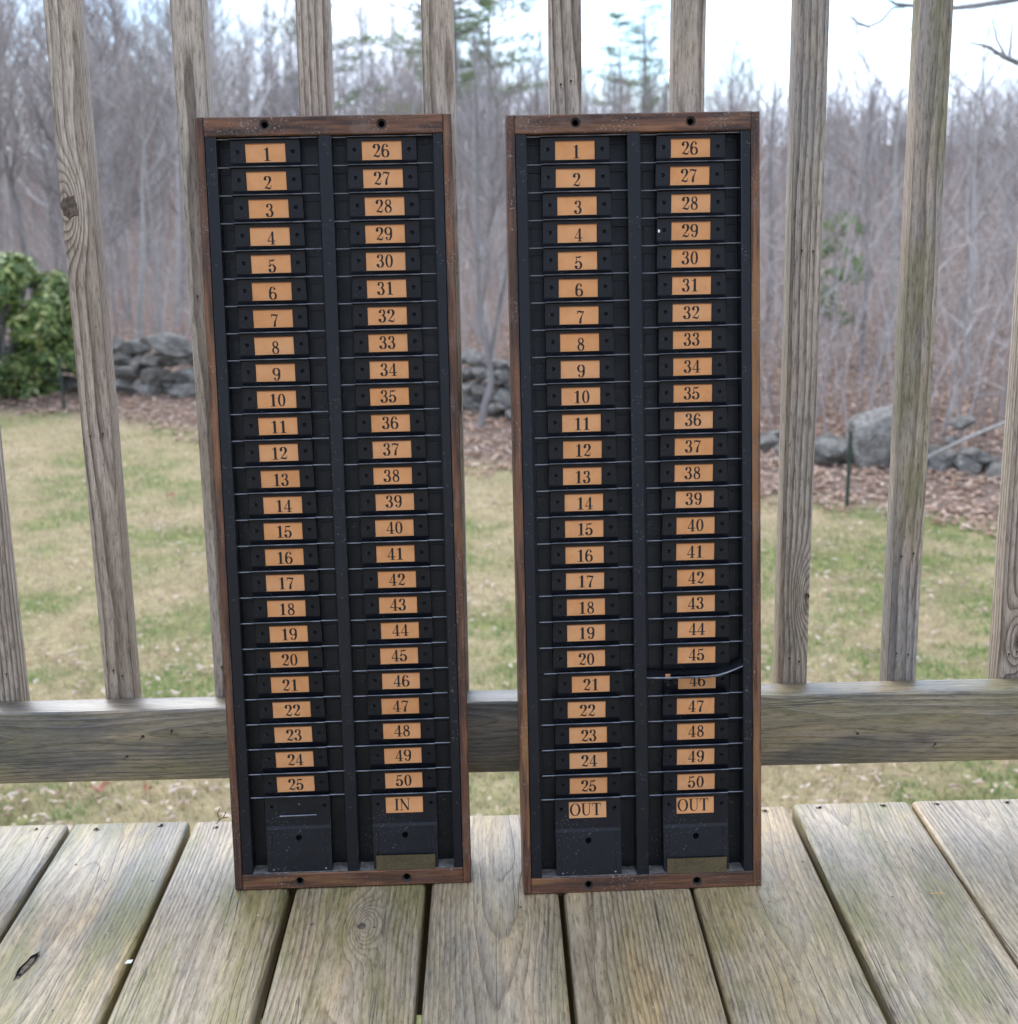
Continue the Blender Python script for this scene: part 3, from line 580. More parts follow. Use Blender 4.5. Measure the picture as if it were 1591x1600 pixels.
def make_rack(base, yaw, lean, label, cols, feet, seeds, wear, fade, holes):
    root = thing(link('time_card_rack', None, None, base, None), label, 'card rack', 'time card racks leaning on the railing')
    root.rotation_euler = (-lean, 0, yaw)
    prt = lambda name, me, **k: link(name, me, root, **k)
    sb = prt('side_board', frame_board(0, .0082, .0005, LR), seed=seeds, along_z=1., wear=wear[0], fade=fade*.6)
    prt('side_board', frame_board(WR-.0088, WR, .0003, LR-.0006), seed=seeds+1.7, along_z=1., wear=wear[1], fade=fade)
    prt('top_board', frame_board(.0083, WR-.0089, .8012, LR-.0002, holes[0]), seed=seeds+3.1, along_z=0., wear=.35, fade=fade*1.3)
    prt('bottom_board', frame_board(.0083, WR-.0089, 0, .0172, holes[1]), seed=seeds+5.9, along_z=0., wear=.8, fade=fade*.5)
    bb = MB(); bb.box(.001, WR-.001, DR-.0058, DR, .001, LR-.001); prt('back_board', bb.build('back_board', MAT['joist']))
    ch = []
    for u0, u1 in ((.0084, .0200), (.1231, .1362), (.2395, .2495)):
        c = prt('steel_channel', channel(u0, u1, .0176, .8008, 7)); ch.append(c)
        for k in range(7): link('rivet', rivet_me, c, ((u0+u1)/2+rnd.uniform(-.0012, .0012), .0011, .790-k*.1165+rnd.uniform(-.002, .002)))
    for u0, u1 in ((.0200, .1231), (.1362, .2395)):
        mb = MB()
        zt = .8005
        mb.add([(u0, .024, .018), (u1, .024, .018), (u1, .024, zt), (u0, .024, zt)], [(0, 1, 2, 3)], 0)
        for k in range(26):
            z = .7985-k*.0279; mb.box(u0, u1, .0215, .0242, z-.0056, z-.0044, 0); mb.box(u0+.005, u0+.0125, .0225, .0242, z-.0262, z-.007, 0); mb.box(u1-.0165, u1-.003, .0225, .0242, z-.0262, z-.007, 0)
        prt('liner_panel', mb.build('liner_panel', MAT['liner']))
    mb = MB(); n = 40; r_ = random.Random(seeds)
    for (u0, u1) in ((.0201, .1230), (.1363, .2394)):
        vs = []; 
        for i in range(n+1):
            for j in range(6): vs.append((u0+(u1-u0)*i/n, .0012+.034*j/5, .0174+.0007*r_.random()+(.0022*(j/5)**2)*r_.random()))
        mb.add(vs, [(i*6+j, (i+1)*6+j, (i+1)*6+j+1, i*6+j+1) for i in range(n) for j in range(5)])
    prt('dust_layer', mb.build('dust_layer', MAT['dust']))
    for ci, key in enumerate(cols):
        us, top = rows[key]
        for i in range(25):
            u = us[i]/1000; w = (top-27.9*i)/1000; num = i+1+25*ci
            if key == 'R2' and i == 20:                  # pocket with its upper edge bent forward and down
                mb = pocket_mesh(-.052, .0465, False, lambda z: .0150-.003*(z/.014)); w = .2264
                mb.v = [(x, y+.0006, z) if z < .0121 else (x, y-.004, z-.003) for x, y, z in mb.v]
                u = .1922; b_ = [(.1362, .0030, .2335), (.160, .0018, .2330), (.200, .0016, .2333), (.2125, .0018, .2342), (.222, .0022, .2368), (.232, .0030, .2402), (.2396, .0035, .2432)]
                mb.tube([(x-u, y, z-w) for x, y, z in b_], [.0007, .0011, .0014, .0014, .0009, .0007, .0007], 6, 1)
                nb = len(b_); mb.add([(x-u, y+.0004, z-w-.0003) for x, y, z in b_]+[(x-u, .0125, .2300-w+.0025*(x > .215)) for x, y, z in b_], [(k, k+1, nb+k+1, nb+k) for k in range(nb-1)], 0)
                mb.add([(x-u, y+.0006, z-w+.0004) for x, y, z in b_]+[(x-u, .0150, z+.0062-w) for x, y, z in b_], [(k, nb+k, nb+k+1, k+1) for k in range(nb-1)], 2)
                mb.add([(-.035, .0160, .012), (.030, .0160, .012), (.030, .0150, .0255), (-.035, .0150, .0245)], [(0, 1, 2, 3)], 2)
                mb.tube([(-.032, .0138, .0205), (-.01, .0136, .0198), (.018, .0136, .0232), (.022, .0136, .0212)], .0006, 4, 0)
                p = prt('card_pocket', mb.build('bent_card_pocket', PM), loc=(u, 0, w)); p['label'] = 'card pocket with its top edge bent down over the card'
                link('number_card', cards[num], p, (0, .0158, -.0002), (R(4), 0, R(0)), seed=5., soil=.4)
                tb = MB(); tb.box(-.0026, .0026, 0, .0003, -.003, .0022); link('card_corner', tb.build('card_corner', MAT['card']), p, (-.0332, .0035, .2348-w), seed=3., soil=0.)
                continue
            p = prt('card_pocket', pocket_me[ci], loc=(u, 0, w))
            link('number_card', cards[num], p, (rnd.uniform(-.0001, .0001), .0101, 0), (R(6.8), R(rnd.uniform(-.4, .4)), 0), seed=num*1.37+seeds, soil=.15+(.5 if key[0] == 'R' and i > 11 else .1))
        if key == 'R2':
            wm = MB(); wm.add([(-.0006, 0, -.0016), (.0010, -.0003, -.0012), (.0012, -.0003, .0010), (-.0004, 0, .0018), (-.0011, 0, 0)], [(0, 1, 2, 3, 4)])
            link('white_speck', wm.build('white_speck', MAT['chip']), root, (.1886-.0335, .0078, .7022))
        fu, fw, card = feet[ci]
        p = prt('lower_holder', big_mesh(-.0500, .0525, True, card), loc=(fu, 0, fw))
        if card: link('number_card', cards[card], p, (0, .0090, 0), None, seed=num+.3, soil=.3)
        if ci == 1:
            bp = MB(); bp.box(-.0322, .0322, 0, .0008, -.0083, .0083, 0)
            for s in (-1, 1): bp.disc((s*.0295, -.0001, 0), .0011, 8, 0, .0007)
            r_ = random.Random(3)
            pts = [(-.022+.0012*k, -.0001, .001+.0028*math.sin(k*1.9)*(1-.02*k)) for k in range(16)]
            bp.tube(pts, .00022, 3, 1); bp.tube([(-.002, -.0001, -.0028), (.024, -.0001, -.0028)], .00018, 3, 1)
            link('brass_plate', bp.build('brass_plate', [MAT['brass'], MAT['joist']]), p, (0.0, .0002 if True else 0, .0258-fw), (0, R(rnd.uniform(-.3, .3)), 0))
    return root
make_rack((-.29242, 1.39278, 0), R(1.301), R(5.42), 'black steel card rack in brown wood frame, left one, with an empty window beside IN', ('L1', 'L2'),
          ((.0712, .0893, None), (.1872, .0885, 'IN')), 2.2, (.55, .35), .55, ([(.0696, .8120), (.1876, .8110)], [(.0706, .0078), (.1875, .0080)]))
make_rack((.02267, 1.36891, 0), R(1.517), R(7.31), 'black steel card rack in brown wood frame, right one, with bent pocket 46', ('R1', 'R2'),
          ((.0713, .0894, 'OUT'), (.1881, .0903, 'OUT')), 8.6, (1.5, 1.0), .5, ([(.0702, .8116), (.1878, .8110)], [(.0704, .0080), (.1880, .0080)]))

# ------------------------------------------------------------------ terrain
def gz(x, y):
    z = -1.4
    if y > 45: z += (y-45)*.035 if y < 150 else 105*.035
    n = mnoise.noise(Vector((x*.12, y*.12, 0)))*(.02+min(.5, max(0, y-12)*.01))
    return z+n
g = MB(); ys = [-39, -8, 0, 2] + [3+.5*k for k in range(40)] + [24+3*k for k in range(20)] + [90+12*k for k in range(8)] + [240, 400, 900]
xs = [-900, -300, -120, -60, -30] + [-20+1.*k for k in range(41)] + [30, 60, 120, 300, 900]
for y in ys:
    for x in xs: g.v.append((x, y, gz(x, y)))
nx_ = len(xs)
for j in range(len(ys)-1):
    for i in range(nx_-1): g.f.append((j*nx_+i, j*nx_+i+1, (j+1)*nx_+i+1, (j+1)*nx_+i)); g.m.append(0)
link('ground', g.build('ground', MAT['ground'], True), kind='structure')

def edge_y(x): return 10.0-.66*x+.35*math.sin(x*1.3)+.2*math.sin(x*3.1)       # where the lawn meets the leaf litter
nr = np.random.default_rng(5)
def scatter(name, mat, n, area, size, label, cat, tri='blade', lift=.0, keep=None, seedk=0):
    """area = (y0, y1) with width following the view; builds blades or curled leaves as one mesh"""
    rg = np.random.default_rng(seedk)
    y = area[0]+(area[1]-area[0])*rg.random(n)**area[2]; half = .9+y*.46; x = (rg.random(n)*2-1)*half
    if keep is not None:
        m = keep(x, y, rg); x, y = x[m], y[m]
    n = len(x); z = np.array([gz(a, b) for a, b in zip(x, y)])+lift
    a = rg.random(n)*2*np.pi; s = size[0]+(size[1]-size[0])*rg.random(n)
    ca, sa = np.cos(a), np.sin(a)
    if tri == 'blade':
        w = s*.07+.0012; lx = (rg.random(n)-.5)*s*1.3; ly = (rg.random(n)-.5)*s*1.3
        v = np.stack([np.stack([x-ca*w, y-sa*w, z-.005], 1), np.stack([x+ca*w, y+sa*w, z-.005], 1), np.stack([x+lx, y+ly, z+s*(.35+.65*rg.random(n))], 1)], 1)
        vs = v.reshape(-1, 3); fs = np.arange(3*n).reshape(-1, 3); per = 3
    else:
        b = .55+.25*rg.random(n); cu = (.15+.5*rg.random(n))*s; tl = (rg.random(n)-.3)*s*.8
        def P(u, v_, h): return np.stack([x+ca*u*s-sa*v_*s*b, y+sa*u*s+ca*v_*s*b, z+h], 1)
        v = np.stack([P(-1, 0, 0.002+tl*.0), P(-.2, .6, cu), P(1, .05, tl*.6+.004), P(-.1, -.6, cu*.8), P(.1, 0, cu*.15)], 1)
        vs = v.reshape(-1, 3); base = np.arange(n)*5
        fs = np.stack([np.stack([base, base+4, base+1], 1), np.stack([base+1, base+4, base+2], 1), np.stack([base+2, base+4, base+3], 1), np.stack([base+3, base+4, base], 1)], 1).reshape(-1, 3)
    me = bpy.data.meshes.new(name); me.vertices.add(len(vs)); me.vertices.foreach_set('co', vs.astype(np.float32).ravel())
    me.loops.add(fs.size); me.loops.foreach_set('vertex_index', fs.astype(np.int32).ravel()); me.polygons.add(len(fs))
    me.polygons.foreach_set('loop_start', np.arange(0, fs.size, 3, dtype=np.int32)); me.materials.append(mat); me.update(calc_edges=True)
    return thing(link(name, me, kind='stuff'), label, cat)
ey = np.vectorize(edge_y)
scatter('lawn_grass', MAT['grass'], 260000, (2.6, 14.5, 1.25), (.018, .055), 'short dormant grass of the lawn below the deck, straw coloured with green patches', 'grass', keep=lambda x, y, rg: y < ey(x)+.15*rg.standard_normal(len(x)), seedk=1)
scatter('lawn_leaves', MAT['pale_leaf'], 17000, (2.6, 13.6, 1.35), (.008, .028), 'pale dry leaf bits scattered over the lawn grass', 'fallen leaves', 'leaf', .022,
        keep=lambda x, y, rg: (y < ey(x)+.2) & (rg.random(len(x)) < .35+.65*(np.sin(x*2.1+y*.9)*np.sin(y*1.3+1.1) > 0)), seedk=2)
scatter('leaf_litter', MAT['litter'], 42000, (7., 20., 1.1), (.022, .05), 'brown leaf litter covering the ground in front of and around the stone wall', 'leaf litter', 'leaf', .01, keep=lambda x, y, rg: y > ey(x)-.15*np.abs(rg.standard_normal(len(x))), seedk=3)

# rust coloured leaves that stand out on the grass
def big_leaf(x, y, s, a, label):
    mb = MB(); n = 12; vs = []
    for i in range(n):
        t = 2*math.pi*i/n; r_ = s*(1+.35*math.cos(t*5+.4))*(.62 if abs(math.sin(t)) > .6 else .9); vs.append((r_*math.cos(t), r_*.75*math.sin(t), .010+.012*math.sin(t*2+1)))
    mb.add([(0, 0, .004)]+vs, [(0, 1+i, 1+(i+1) % n) for i in range(n)]); mb.tube([(s*.8, 0, .01), (s*1.5, s*.1, .016)], .0012, 4)
    o = link('fallen_leaf', mb.build('fallen_leaf', MAT['orange_leaf'], True), None, (x, y, gz(x, y)+.03), (R(12), 0, a)); return thing(o, label, 'leaf', 'rust coloured leaves on the lawn')
# ------------------------------------------------------------------ stones
def rock_mesh(seed, flat=.7):
    bm = bmesh.new(); bmesh.ops.create_icosphere(bm, subdivisions=3, radius=.5); o = Vector((seed*3.7, seed*1.9, seed*.7))
    rr_ = random.Random(seed); cutp = [(Vector((rr_.uniform(-1, 1), rr_.uniform(-1, 1), rr_.uniform(-1, 1))).normalized(), rr_.uniform(.24, .40)) for _ in range(11)]
    for v in bm.verts:
        p = v.co.copy()
        for nrm, d in cutp:
            e = p.dot(nrm)-d
            if e > 0: p -= nrm*e*.95
        p *= 1+.16*mnoise.noise(p*3+o)+.06*mnoise.noise(p*8+o); p.z *= flat; v.co = p
    me = bpy.data.meshes.new('stone'); bm.to_mesh(me); bm.free(); me.materials.append(MAT['rock']); me.polygons.foreach_set('use_smooth', [True]*len(me.polygons)); me.set_sharp_from_angle(angle=R(24)); return me
rocks = [rock_mesh(k+1, .55+.08*(k % 4)) for k in range(9)]
wall = thing(link('stone_wall', None, None, (-.06, 12.6, -1.4)), 'tumbled dry fieldstone wall along the edge of the wood', 'stone wall')
WP = [(-9.5, 16.6), (-6.2, 15.2), (-3.6, 14.2), (-.3, 12.75), (1.5, 11.2), (3.0, 9.9), (4.4, 9.3), (7., 8.2)]
def on_wall(t):
    k = min(int(t), len(WP)-2); f = t-k; return WP[k][0]+(WP[k+1][0]-WP[k][0])*f, WP[k][1]+(WP[k+1][1]-WP[k][1])*f
cnt = 0
for lay, (n_, hh, sz) in enumerate(((210, .06, .29), (190, .19, .27), (190, .31, .26), (120, .42, .24))):
    for i in range(n_):
        t = (i+rnd.uniform(-.3, .3))/(n_-1)*(len(WP)-1); t = max(0, min(len(WP)-1.001, t)); x, y = on_wall(t)
        if lay >= 2 and x > 1.0 and rnd.random() < .93: continue
        if lay == 1 and x > 1.8 and rnd.random() < .5: continue
        if lay > 0 and 2.0 < x < 3.3: continue
        if x > 1.6: sz_ = sz*.9
        else: sz_ = sz
        s = sz_*rnd.uniform(.65, 1.3); dy = rnd.uniform(-.26+.1*lay, .2)
        o = link('stone', rocks[rnd.randrange(9)], wall, (x+.06, y-12.6+dy, gz(x, y)+1.4+hh*(1 if x < 1.6 else .75)+rnd.uniform(-.04, .03)), (rnd.uniform(-.4, .4), rnd.uniform(-.4, .4), rnd.uniform(0, 6)), seed=rnd.uniform(0, 50))
        o.scale = (s*rnd.uniform(1, 1.4), s*rnd.uniform(.9, 1.1), s*rnd.uniform(.75, 1.0)); cnt += 1
# the long pale slab that lies on top near the birch
o = link('stone', rock_mesh(31, .5), wall, (-3.22+.06, 13.95-12.6, .52), (R(20), R(16), R(8)), seed=9.); o.scale = (.62, .36, .40)
o['label'] = 'long pale slab tilted on top of the wall'
bk = rock_mesh(12, 1.); 
for v in bk.vertices:
    for i_ in range(3): v.co[i_] = max(-.30, min(.30, v.co[i_]*1.15)) + .02*mnoise.noise(v.co*7+Vector((i_*5., 0, 0)))
b = link('boulder', bk, None, (2.83, 10.0, -1.21), (R(3), R(-5), R(14)), seed=6.); b.scale = (.80, .6, .72); thing(b, 'big squarish grey boulder, largest of the stones at the right', 'boulder')
b = link('boulder', rock_mesh(17, .7), None, (2.44, 10.1, -1.3), (R(-6), R(16), R(70)), seed=14.); b.scale = (.52, .42, .42); thing(b, 'dark leaning boulder just left of the big squarish grey boulder', 'boulder')

# ------------------------------------------------------------------ evergreen bush
def leafy(name, centre, radii, n, ls, mat, seed, stems=True):
    rg = random.Random(seed); mb = MB(); lobes = []
    for _ in range(70):
        u = Vector((rg.gauss(0, 1), rg.gauss(0, 1), rg.gauss(0, 1))).normalized(); rr_ = rg.uniform(.55, .93)
        if u.z < 0: u = Vector((u.x*.86, u.y, u.z)); 
        lobes.append((Vector((u.x*radii[0]*rr_, u.y*radii[1]*rr_, u.z*radii[2]*rr_)), rg.uniform(.11, .22)*radii[0]))
    for _ in range(n):
        c, lr = lobes[rg.randrange(len(lobes))]; u = Vector((rg.gauss(0, 1), rg.gauss(0, 1), rg.gauss(0, 1)+.4)).normalized()
        p = c+u*lr*rg.uniform(.55, 1.05); whorl = rg.randrange(5, 8); ax = (u+Vector((0, 0, .5))).normalized(); t0 = ax.orthogonal().normalized(); t1 = ax.cross(t0)
        for k in range(whorl):
            a = 2*math.pi*k/whorl+rg.random(); d = (t0*math.cos(a)+t1*math.sin(a)); tip = p+(d*.9-ax*rg.uniform(.0, .75)+ax*.15)*ls*rg.uniform(.7, 1.2)
            sd = ax.cross(d).normalized()*ls*.19; mid = (p+tip)/2+ax*ls*.08
            mb.add([p, mid+sd, tip, mid-sd], [(0, 1, 2), (0, 2, 3)])
    return mb.build(name, mat)
bush = thing(link('evergreen_bush', None, None, (-5.05, 14.15, -1.4)), 'rounded glossy green broadleaf bush behind the wire fence at the left', 'bush')
o = link('foliage', leafy('foliage', None, (1.08, .85, .90), 4200, .115, MAT['bush_leaf'], 4), bush, (0, 0, .62)); o['kind'] = 'stuff'
mb = MB()
for k in range(16):
    a = rnd.uniform(0, 6.28); d = rnd.uniform(.2, .8); mb.tube([(0, 0, 0), (math.cos(a)*d*.5, math.sin(a)*d*.4, .45), (math.cos(a)*d, math.sin(a)*d*.8, 1.1)], [.02, .013, .006], 4)
link('stem', mb.build('stem', MAT['bark']), bush, (0, 0, 0))
sb = thing(link('young_evergreen', None, None, (3.68, 15.2, -1.4)), 'small thin green evergreen standing behind the first full baluster right of the right rack', 'shrub')
o = link('foliage', leafy('foliage', None, (.42, .4, .8), 150, .10, MAT['needles'], 14), sb, (0, 0, 1.0)); o['kind'] = 'stuff'
mb = MB(); mb.tube([(0, 0, 0), (.03, 0, 1.0), (0, .02, 1.9)], [.02, .014, .004], 5); link('trunk', mb.build('trunk', MAT['bark']), sb)

# ------------------------------------------------------------------ wire fence
fn = thing(link('wire_fence', None, None, (-1., 11., -1.4)), 'low wire mesh fence on thin posts in front of the bush and stone wall', 'fence')
FP = [(-7.3, 14.4), (-5.6, 13.6), (-4.03, 13.1), (-2.2, 11.75), (-.7, 10.9), (.8, 9.7), (2.23, 8.6), (3.6, 8.25), (5.2, 7.7)]
for x, y in FP:
    mb = MB(); mb.box(-.011, .011, -.006, .006, -.05, .52, 0); mb.box(-.004, .004, -.014, -.0065, .02, .5, 0)
    link('post', mb.build('post', MAT['post']), fn, (x+1, y-11, 0), (0, R(rnd.uniform(-3, 3)), R(rnd.uniform(-20, 20))))
mb = MB()
for k in range(9):
    z = .03+k*.055
    mb.tube([(x+1, y-11, z+rnd.uniform(-.006, .006)) for x, y in FP], .0009, 3)
for (xa, ya), (xb, yb) in zip(FP[:-1], FP[1:]):
    for k in range(22):
        f = k/22; x, y = xa+(xb-xa)*f+1, ya+(yb-ya)*f-11; mb.tube([(x, y, .03), (x+rnd.uniform(-.01, .01), y, .47)], .0007, 3)
o = link('wire_mesh', mb.build('wire_mesh', MAT['wire']), fn); o['kind'] = 'stuff'

# ------------------------------------------------------------------ trees
def tree_mesh(seed, nb=22, spread=.42, tw=6, bare=.25, straight=.02, rad=.0062, up_=.75, sub=3):
    """unit-height bare tree: returns (trunk mesh builder, crown mesh builder)"""
    rg = random.Random(seed); T, Cn = MB(), MB(); pts = []; x = y = 0; dx, dy = rg.uniform(-.04, .04), rg.uniform(-.04, .04)
    for k in range(9):
        t = k/8; pts.append(Vector((x, y, t))); dx += rg.uniform(-straight, straight); dy += rg.uniform(-straight, straight); x += dx/8; y += dy/8
    rads = [rad*(1-.92*k/8) for k in range(9)]
    T.tube(pts, rads, 5)
    def on(t):
        k = min(7, int(t*8)); f = t*8-k; return pts[k].lerp(pts[k+1], f), rads[k]+(rads[k+1]-rads[k])*f
    def grow(p, d, ln, r, lvl):
        q = [p]; dd = d.copy(); n = 4 if lvl == 1 else 3
        for k in range(n):
            dd = (dd+Vector((rg.uniform(-.22, .22), rg.uniform(-.22, .22), rg.uniform(-.06, .2)))).normalized(); q.append(q[-1]+dd*ln/n)
        Cn.tube(q, [r*(1-.75*k/n) for k in range(n+1)], 3)
        if lvl < 3:
            for j in range(tw if lvl == 1 else sub):
                k = rg.randrange(1, n+1) if lvl == 2 else rg.randrange(1, n+1); b = q[k].lerp(q[k-1], rg.random())
                nd = (dd+Vector((rg.uniform(-1, 1), rg.uniform(-1, 1), rg.uniform(-.2, .8)))*.75).normalized()
                grow(b, nd, ln*rg.uniform(.3, .6), max(r*.5, .0005), lvl+1)
    for i in range(nb):
        t = bare+(1-bare)*(i+rg.random())/nb*.97; p, r = on(min(t, .98)); a = rg.uniform(0, 6.283)
        d = Vector((math.cos(a), math.sin(a), up_+rg.uniform(-.25, .6)+t*.5)).normalized()
        grow(p, d, spread*(1.08-t)*rg.uniform(.5, 1.1)+.03, r*.5, 1)
    return T, Cn
TM = []
specs = [(1, 26, .40, 8, .3), (2, 30, .34, 7, .22), (3, 24, .48, 8, .35), (4, 32, .30, 7, .15), (5, 22, .45, 9, .4), (6, 28, .36, 8, .2), (7, 26, .42, 7, .12), (8, 30, .38, 7, .28)]
for s in specs:
    T, Cn = tree_mesh(*s, sub=4, rad=.0064+.0009*(s[0] % 4))
    TM.append((T.build('trunk', MAT['bark'], True), Cn.build('crown', MAT['twig_red'] if s[0] in (4, 7) else MAT['twig'])))
def place_tree(x, y, h, k, label, group=None, name='bare_tree', wide=1., trunk_mat=None, cat='tree', lean=None):
    z = gz(x, y)-.05
    rt = link(name, None, None, (x, y, z), (rnd.uniform(-.05, .05), rnd.uniform(-.05, .05), rnd.uniform(0, 6.28)) if lean is None else lean)
    thing(rt, label, cat, group); rt.scale = (h*wide, h*wide, h)
    t = link('trunk', TM[k][0], rt); link('crown', TM[k][1], rt)
    return rt
def top_angle(px):       # how high the wood stands against the sky, by direction
    P = [(-.6, 10.), (-.32, 9.5), (-.2, 8.6), (-.12, 6.8), (-.04, 6.2), (.06, 5.6), (.14, 4.6), (.2, 4.5), (.27, 3.5), (.33, 4.2), (.42, 5.2), (.6, 6.)]
    for (a, b), (c, d) in zip(P[:-1], P[1:]):
        if px <= c: return b+(d-b)*max(0, px-a)/(c-a)
    return P[-1][1]
rnd = random.Random(99)
n_ = 0; tg = 'bare trees of the wood'
while n_ < 268:
    f = n_/268; y = (15.2+f**1.15*62) + rnd.uniform(0, 3); tt_ = rnd.uniform(-.47, .47); x = tt_*y
    if y < 20 and (abs(x-on_wall(3)[0]) < .3): continue
    wallY = 13.6-.6*x if x > -4 else 16
    if y < wallY+1: y = wallY+rnd.uniform(1, 4); x = tt_*y
    ang = top_angle(tt_)*rnd.uniform(.6, 1.12) if rnd.random() > .25 else top_angle(tt_)*rnd.uniform(.0, .6)
    h = y*math.tan(R(ang))+.763-gz(x, y)
    place_tree(x, y, max(1.8, h), rnd.randrange(8), 'slender leafless grey tree among the crowded trees of the wood beyond the stone wall', tg, wide=rnd.uniform(.75, 1.25)); n_ += 1
# the ones that stand out
def bespoke(name, base, label, cat, paths, mat, crown=None, sides=7):
    rt = thing(link(name, None, None, base), label, cat); mb = MB()
    for p, r_ in paths: mb.tube(p, r_, sides)
    link('trunk', mb.build('trunk', mat, True), rt)
    if crown:
        mb = MB()
        for p, r_ in crown: mb.tube(p, r_, 4)
        link('crown', mb.build('crown', MAT['twig']), rt)
    return rt
def twigs(rg, p, d, ln, r, lvl, out):
    q = [Vector(p)]; dd = Vector(d).normalized(); n = 5
    for k in range(n):
        dd = (dd+Vector((rg.uniform(-.2, .2), rg.uniform(-.2, .2), rg.uniform(-.12, .2)))).normalized(); q.append(q[-1]+dd*ln/n)
    out.append((q, [r*(1-.7*k/n) for k in range(n+1)]))
    if lvl > 0:
        for j in range(5): twigs(rg, q[rg.randrange(1, 6)], dd+Vector((rg.uniform(-1, 1), rg.uniform(-1, 1), rg.uniform(-.3, .8)))*.8, ln*.5, r*.5, lvl-1, out)
rg = random.Random(11); cr_ = []
for k in range(9): twigs(rg, (.05+.02*k, 0, .9+.25*k), (rg.uniform(-1, 1), rg.uniform(-.5, .5), .8), .9, .009, 2, cr_)
bespoke('forked_tree', (-.12, 11.7, -1.42), 'pale forked sapling rising between the two racks in front of the stone wall', 'tree',
        [([(0, 0, 0), (.05, 0, .22), (.11, 0, .42), (.10, 0, .62)], [.034, .03, .028, .024]), ([(.10, 0, .6), (.03, 0, 1.0), (.02, 0, 1.6), (.04, 0, 2.5), (.03, .1, 3.3)], [.024, .02, .017, .012, .005]),
         ([(.10, 0, .6), (.17, 0, .95), (.26, 0, 1.35), (.30, .05, 2.0), (.42, .1, 2.9)], [.02, .017, .014, .011, .004])], MAT['bark'], cr_)
rg = random.Random(5); cr_ = []
for k in range(7): twigs(rg, (.15, 0, 1.1+.18*k), (rg.uniform(-1, 1), rg.uniform(-.5, .5), .9), .8, .007, 2, cr_)
bespoke('birch', (-4.05, 16.2, -1.2), 'white stemmed young birch leaning behind the long slab of the stone wall', 'tree',
        [([(0, 0, 0), (.04, 0, .5), (.12, 0, 1.0), (.17, 0, 1.8), (.24, 0, 2.6)], [.042, .038, .03, .016, .004])], MAT['pole'], cr_)
bespoke('birch', (-6.7, 19.2, -1.4), 'tall white birch trunk at the far left edge above the bush', 'tree',
        [([(-.15, 0, 0), (0, 0, 2.0), (.12, 0, 3.0), (.2, 0, 5.2)], [.08, .07, .06, .03])], MAT['birch'], None)
for x, y, r_, lab in ((-4.14, 17.6, .035, 'slim pale trunk just right of the short white birch, above the stone wall'), (4.55, 16.0, .045, 'pale trunk rising just left of the second baluster from the right edge'), (5.9, 17.5, .05, 'tall pale trunk near the right edge, under the overhanging branch'), (3.87, 14.6, .03, 'slim leaning grey trunk behind the big squarish boulder'), (-.17, 18.5, .04, 'upright pale grey trunk seen just right of the left rack'), (3.45, 17.5, .045, 'straight dark trunk seen just right of the right rack'), (4.6, 13.5, .03, 'thin grey sapling trunk behind the rightmost rocks')):
    rg = random.Random(int(x*10)+40); cr_ = []
    for k in range(12): twigs(rg, (0, 0, .9+.18*k), (rg.uniform(-1, 1), rg.uniform(-.6, .6), .8), .9, .008, 2, cr_)
    bespoke('bare_tree', (x, y, -1.42), lab, 'tree', [([(0, 0, 0), (.03, 0, 1.1), (-.02, 0, 2.2), (.03, 0, 3.15)], [r_, r_*.8, r_*.5, r_*.1])], MAT['pole'] if 'pale' in lab else MAT['bark'], cr_)
# leaning dead pole
mb = MB(); mb.tube([(0, 0, 0), (.3, .02, .14), (.62, .05, .26), (1.2, .1, .44)], [.015, .013, .011, .006], 7, cap=True)
thing(link('dead_pole', mb.build('dead_pole', MAT['pole'], True), None, (2.93, 9.3, -1.22)), 'long pale dead branch leaning over the rocks at the right', 'branch')

# overhanging tree to the right of the deck, branches reach into the top right corner
rt = thing(link('overhanging_tree', None, None, (3.2, 6.2, -1.42)), 'near tree off to the right whose bare branches hang into the top right corner', 'tree')
mb = MB(); mb.tube([(0, 0, 0), (.05, 0, 1.2), (-.05, 0, 2.3), (0, 0, 3.6), (.1, 0, 5)], [.11, .09, .075, .05, .02], 9); link('trunk', mb.build('trunk', MAT['bark'], True), rt)
def pt(px, py, Y):   # world point seen in a direction, relative to this tree's base
    a = (px-795.5)/2190.7; b_ = -(py-800)/2190.7; d = fwd+ri2*a+up2*b_; t = Y/d.y; return Vector((d.x*t-3.2, Y-6.2, .763+d.z*t+1.42))
mb = MB()
mb.tube([Vector((-.04, 0, 3.0)), pt(1700, -25, 5.9), pt(1600, -3, 5.6), pt(1530, 8, 5.5), pt(1495, 12, 5.45), pt(1430, 9, 5.4), pt(1400, 6, 5.35), pt(1388, 0, 5.3)], [.03, .018, .012, .0105, .009, .0075, .006, .003], 5)
mb.tube([pt(1430, 9, 5.4), pt(1395, 12, 5.35), pt(1378, 32, 5.3), pt(1358, 42, 5.3), pt(1340, 35, 5.25), pt(1328, 24, 5.25)], [.0045, .0045, .005, .005, .0045, .003], 4)
mb.tube([pt(1358, 42, 5.3), pt(1346, 40, 5.3), pt(1330, 36, 5.3)], [.002, .0016, .001], 4)
mb.tube([pt(1405, 8, 5.35), pt(1396, 2, 5.3), pt(1392, -10, 5.3)], [.0025, .002, .0015], 4)
mb.tube([Vector((-.04, 0, 2.7)), pt(1700, 140, 5.8), pt(1620, 110, 5.6), pt(1591, 98, 5.5), pt(1568, 88, 5.4), pt(1545, 73, 5.4), pt(1515, 66, 5.35)], [.03, .018, .012, .0105, .009, .006, .003], 5)
mb.tube([pt(1572, 90, 5.4), pt(1558, 62, 5.4), pt(1552, 34, 5.4)], [.006, .0045, .0025], 4)
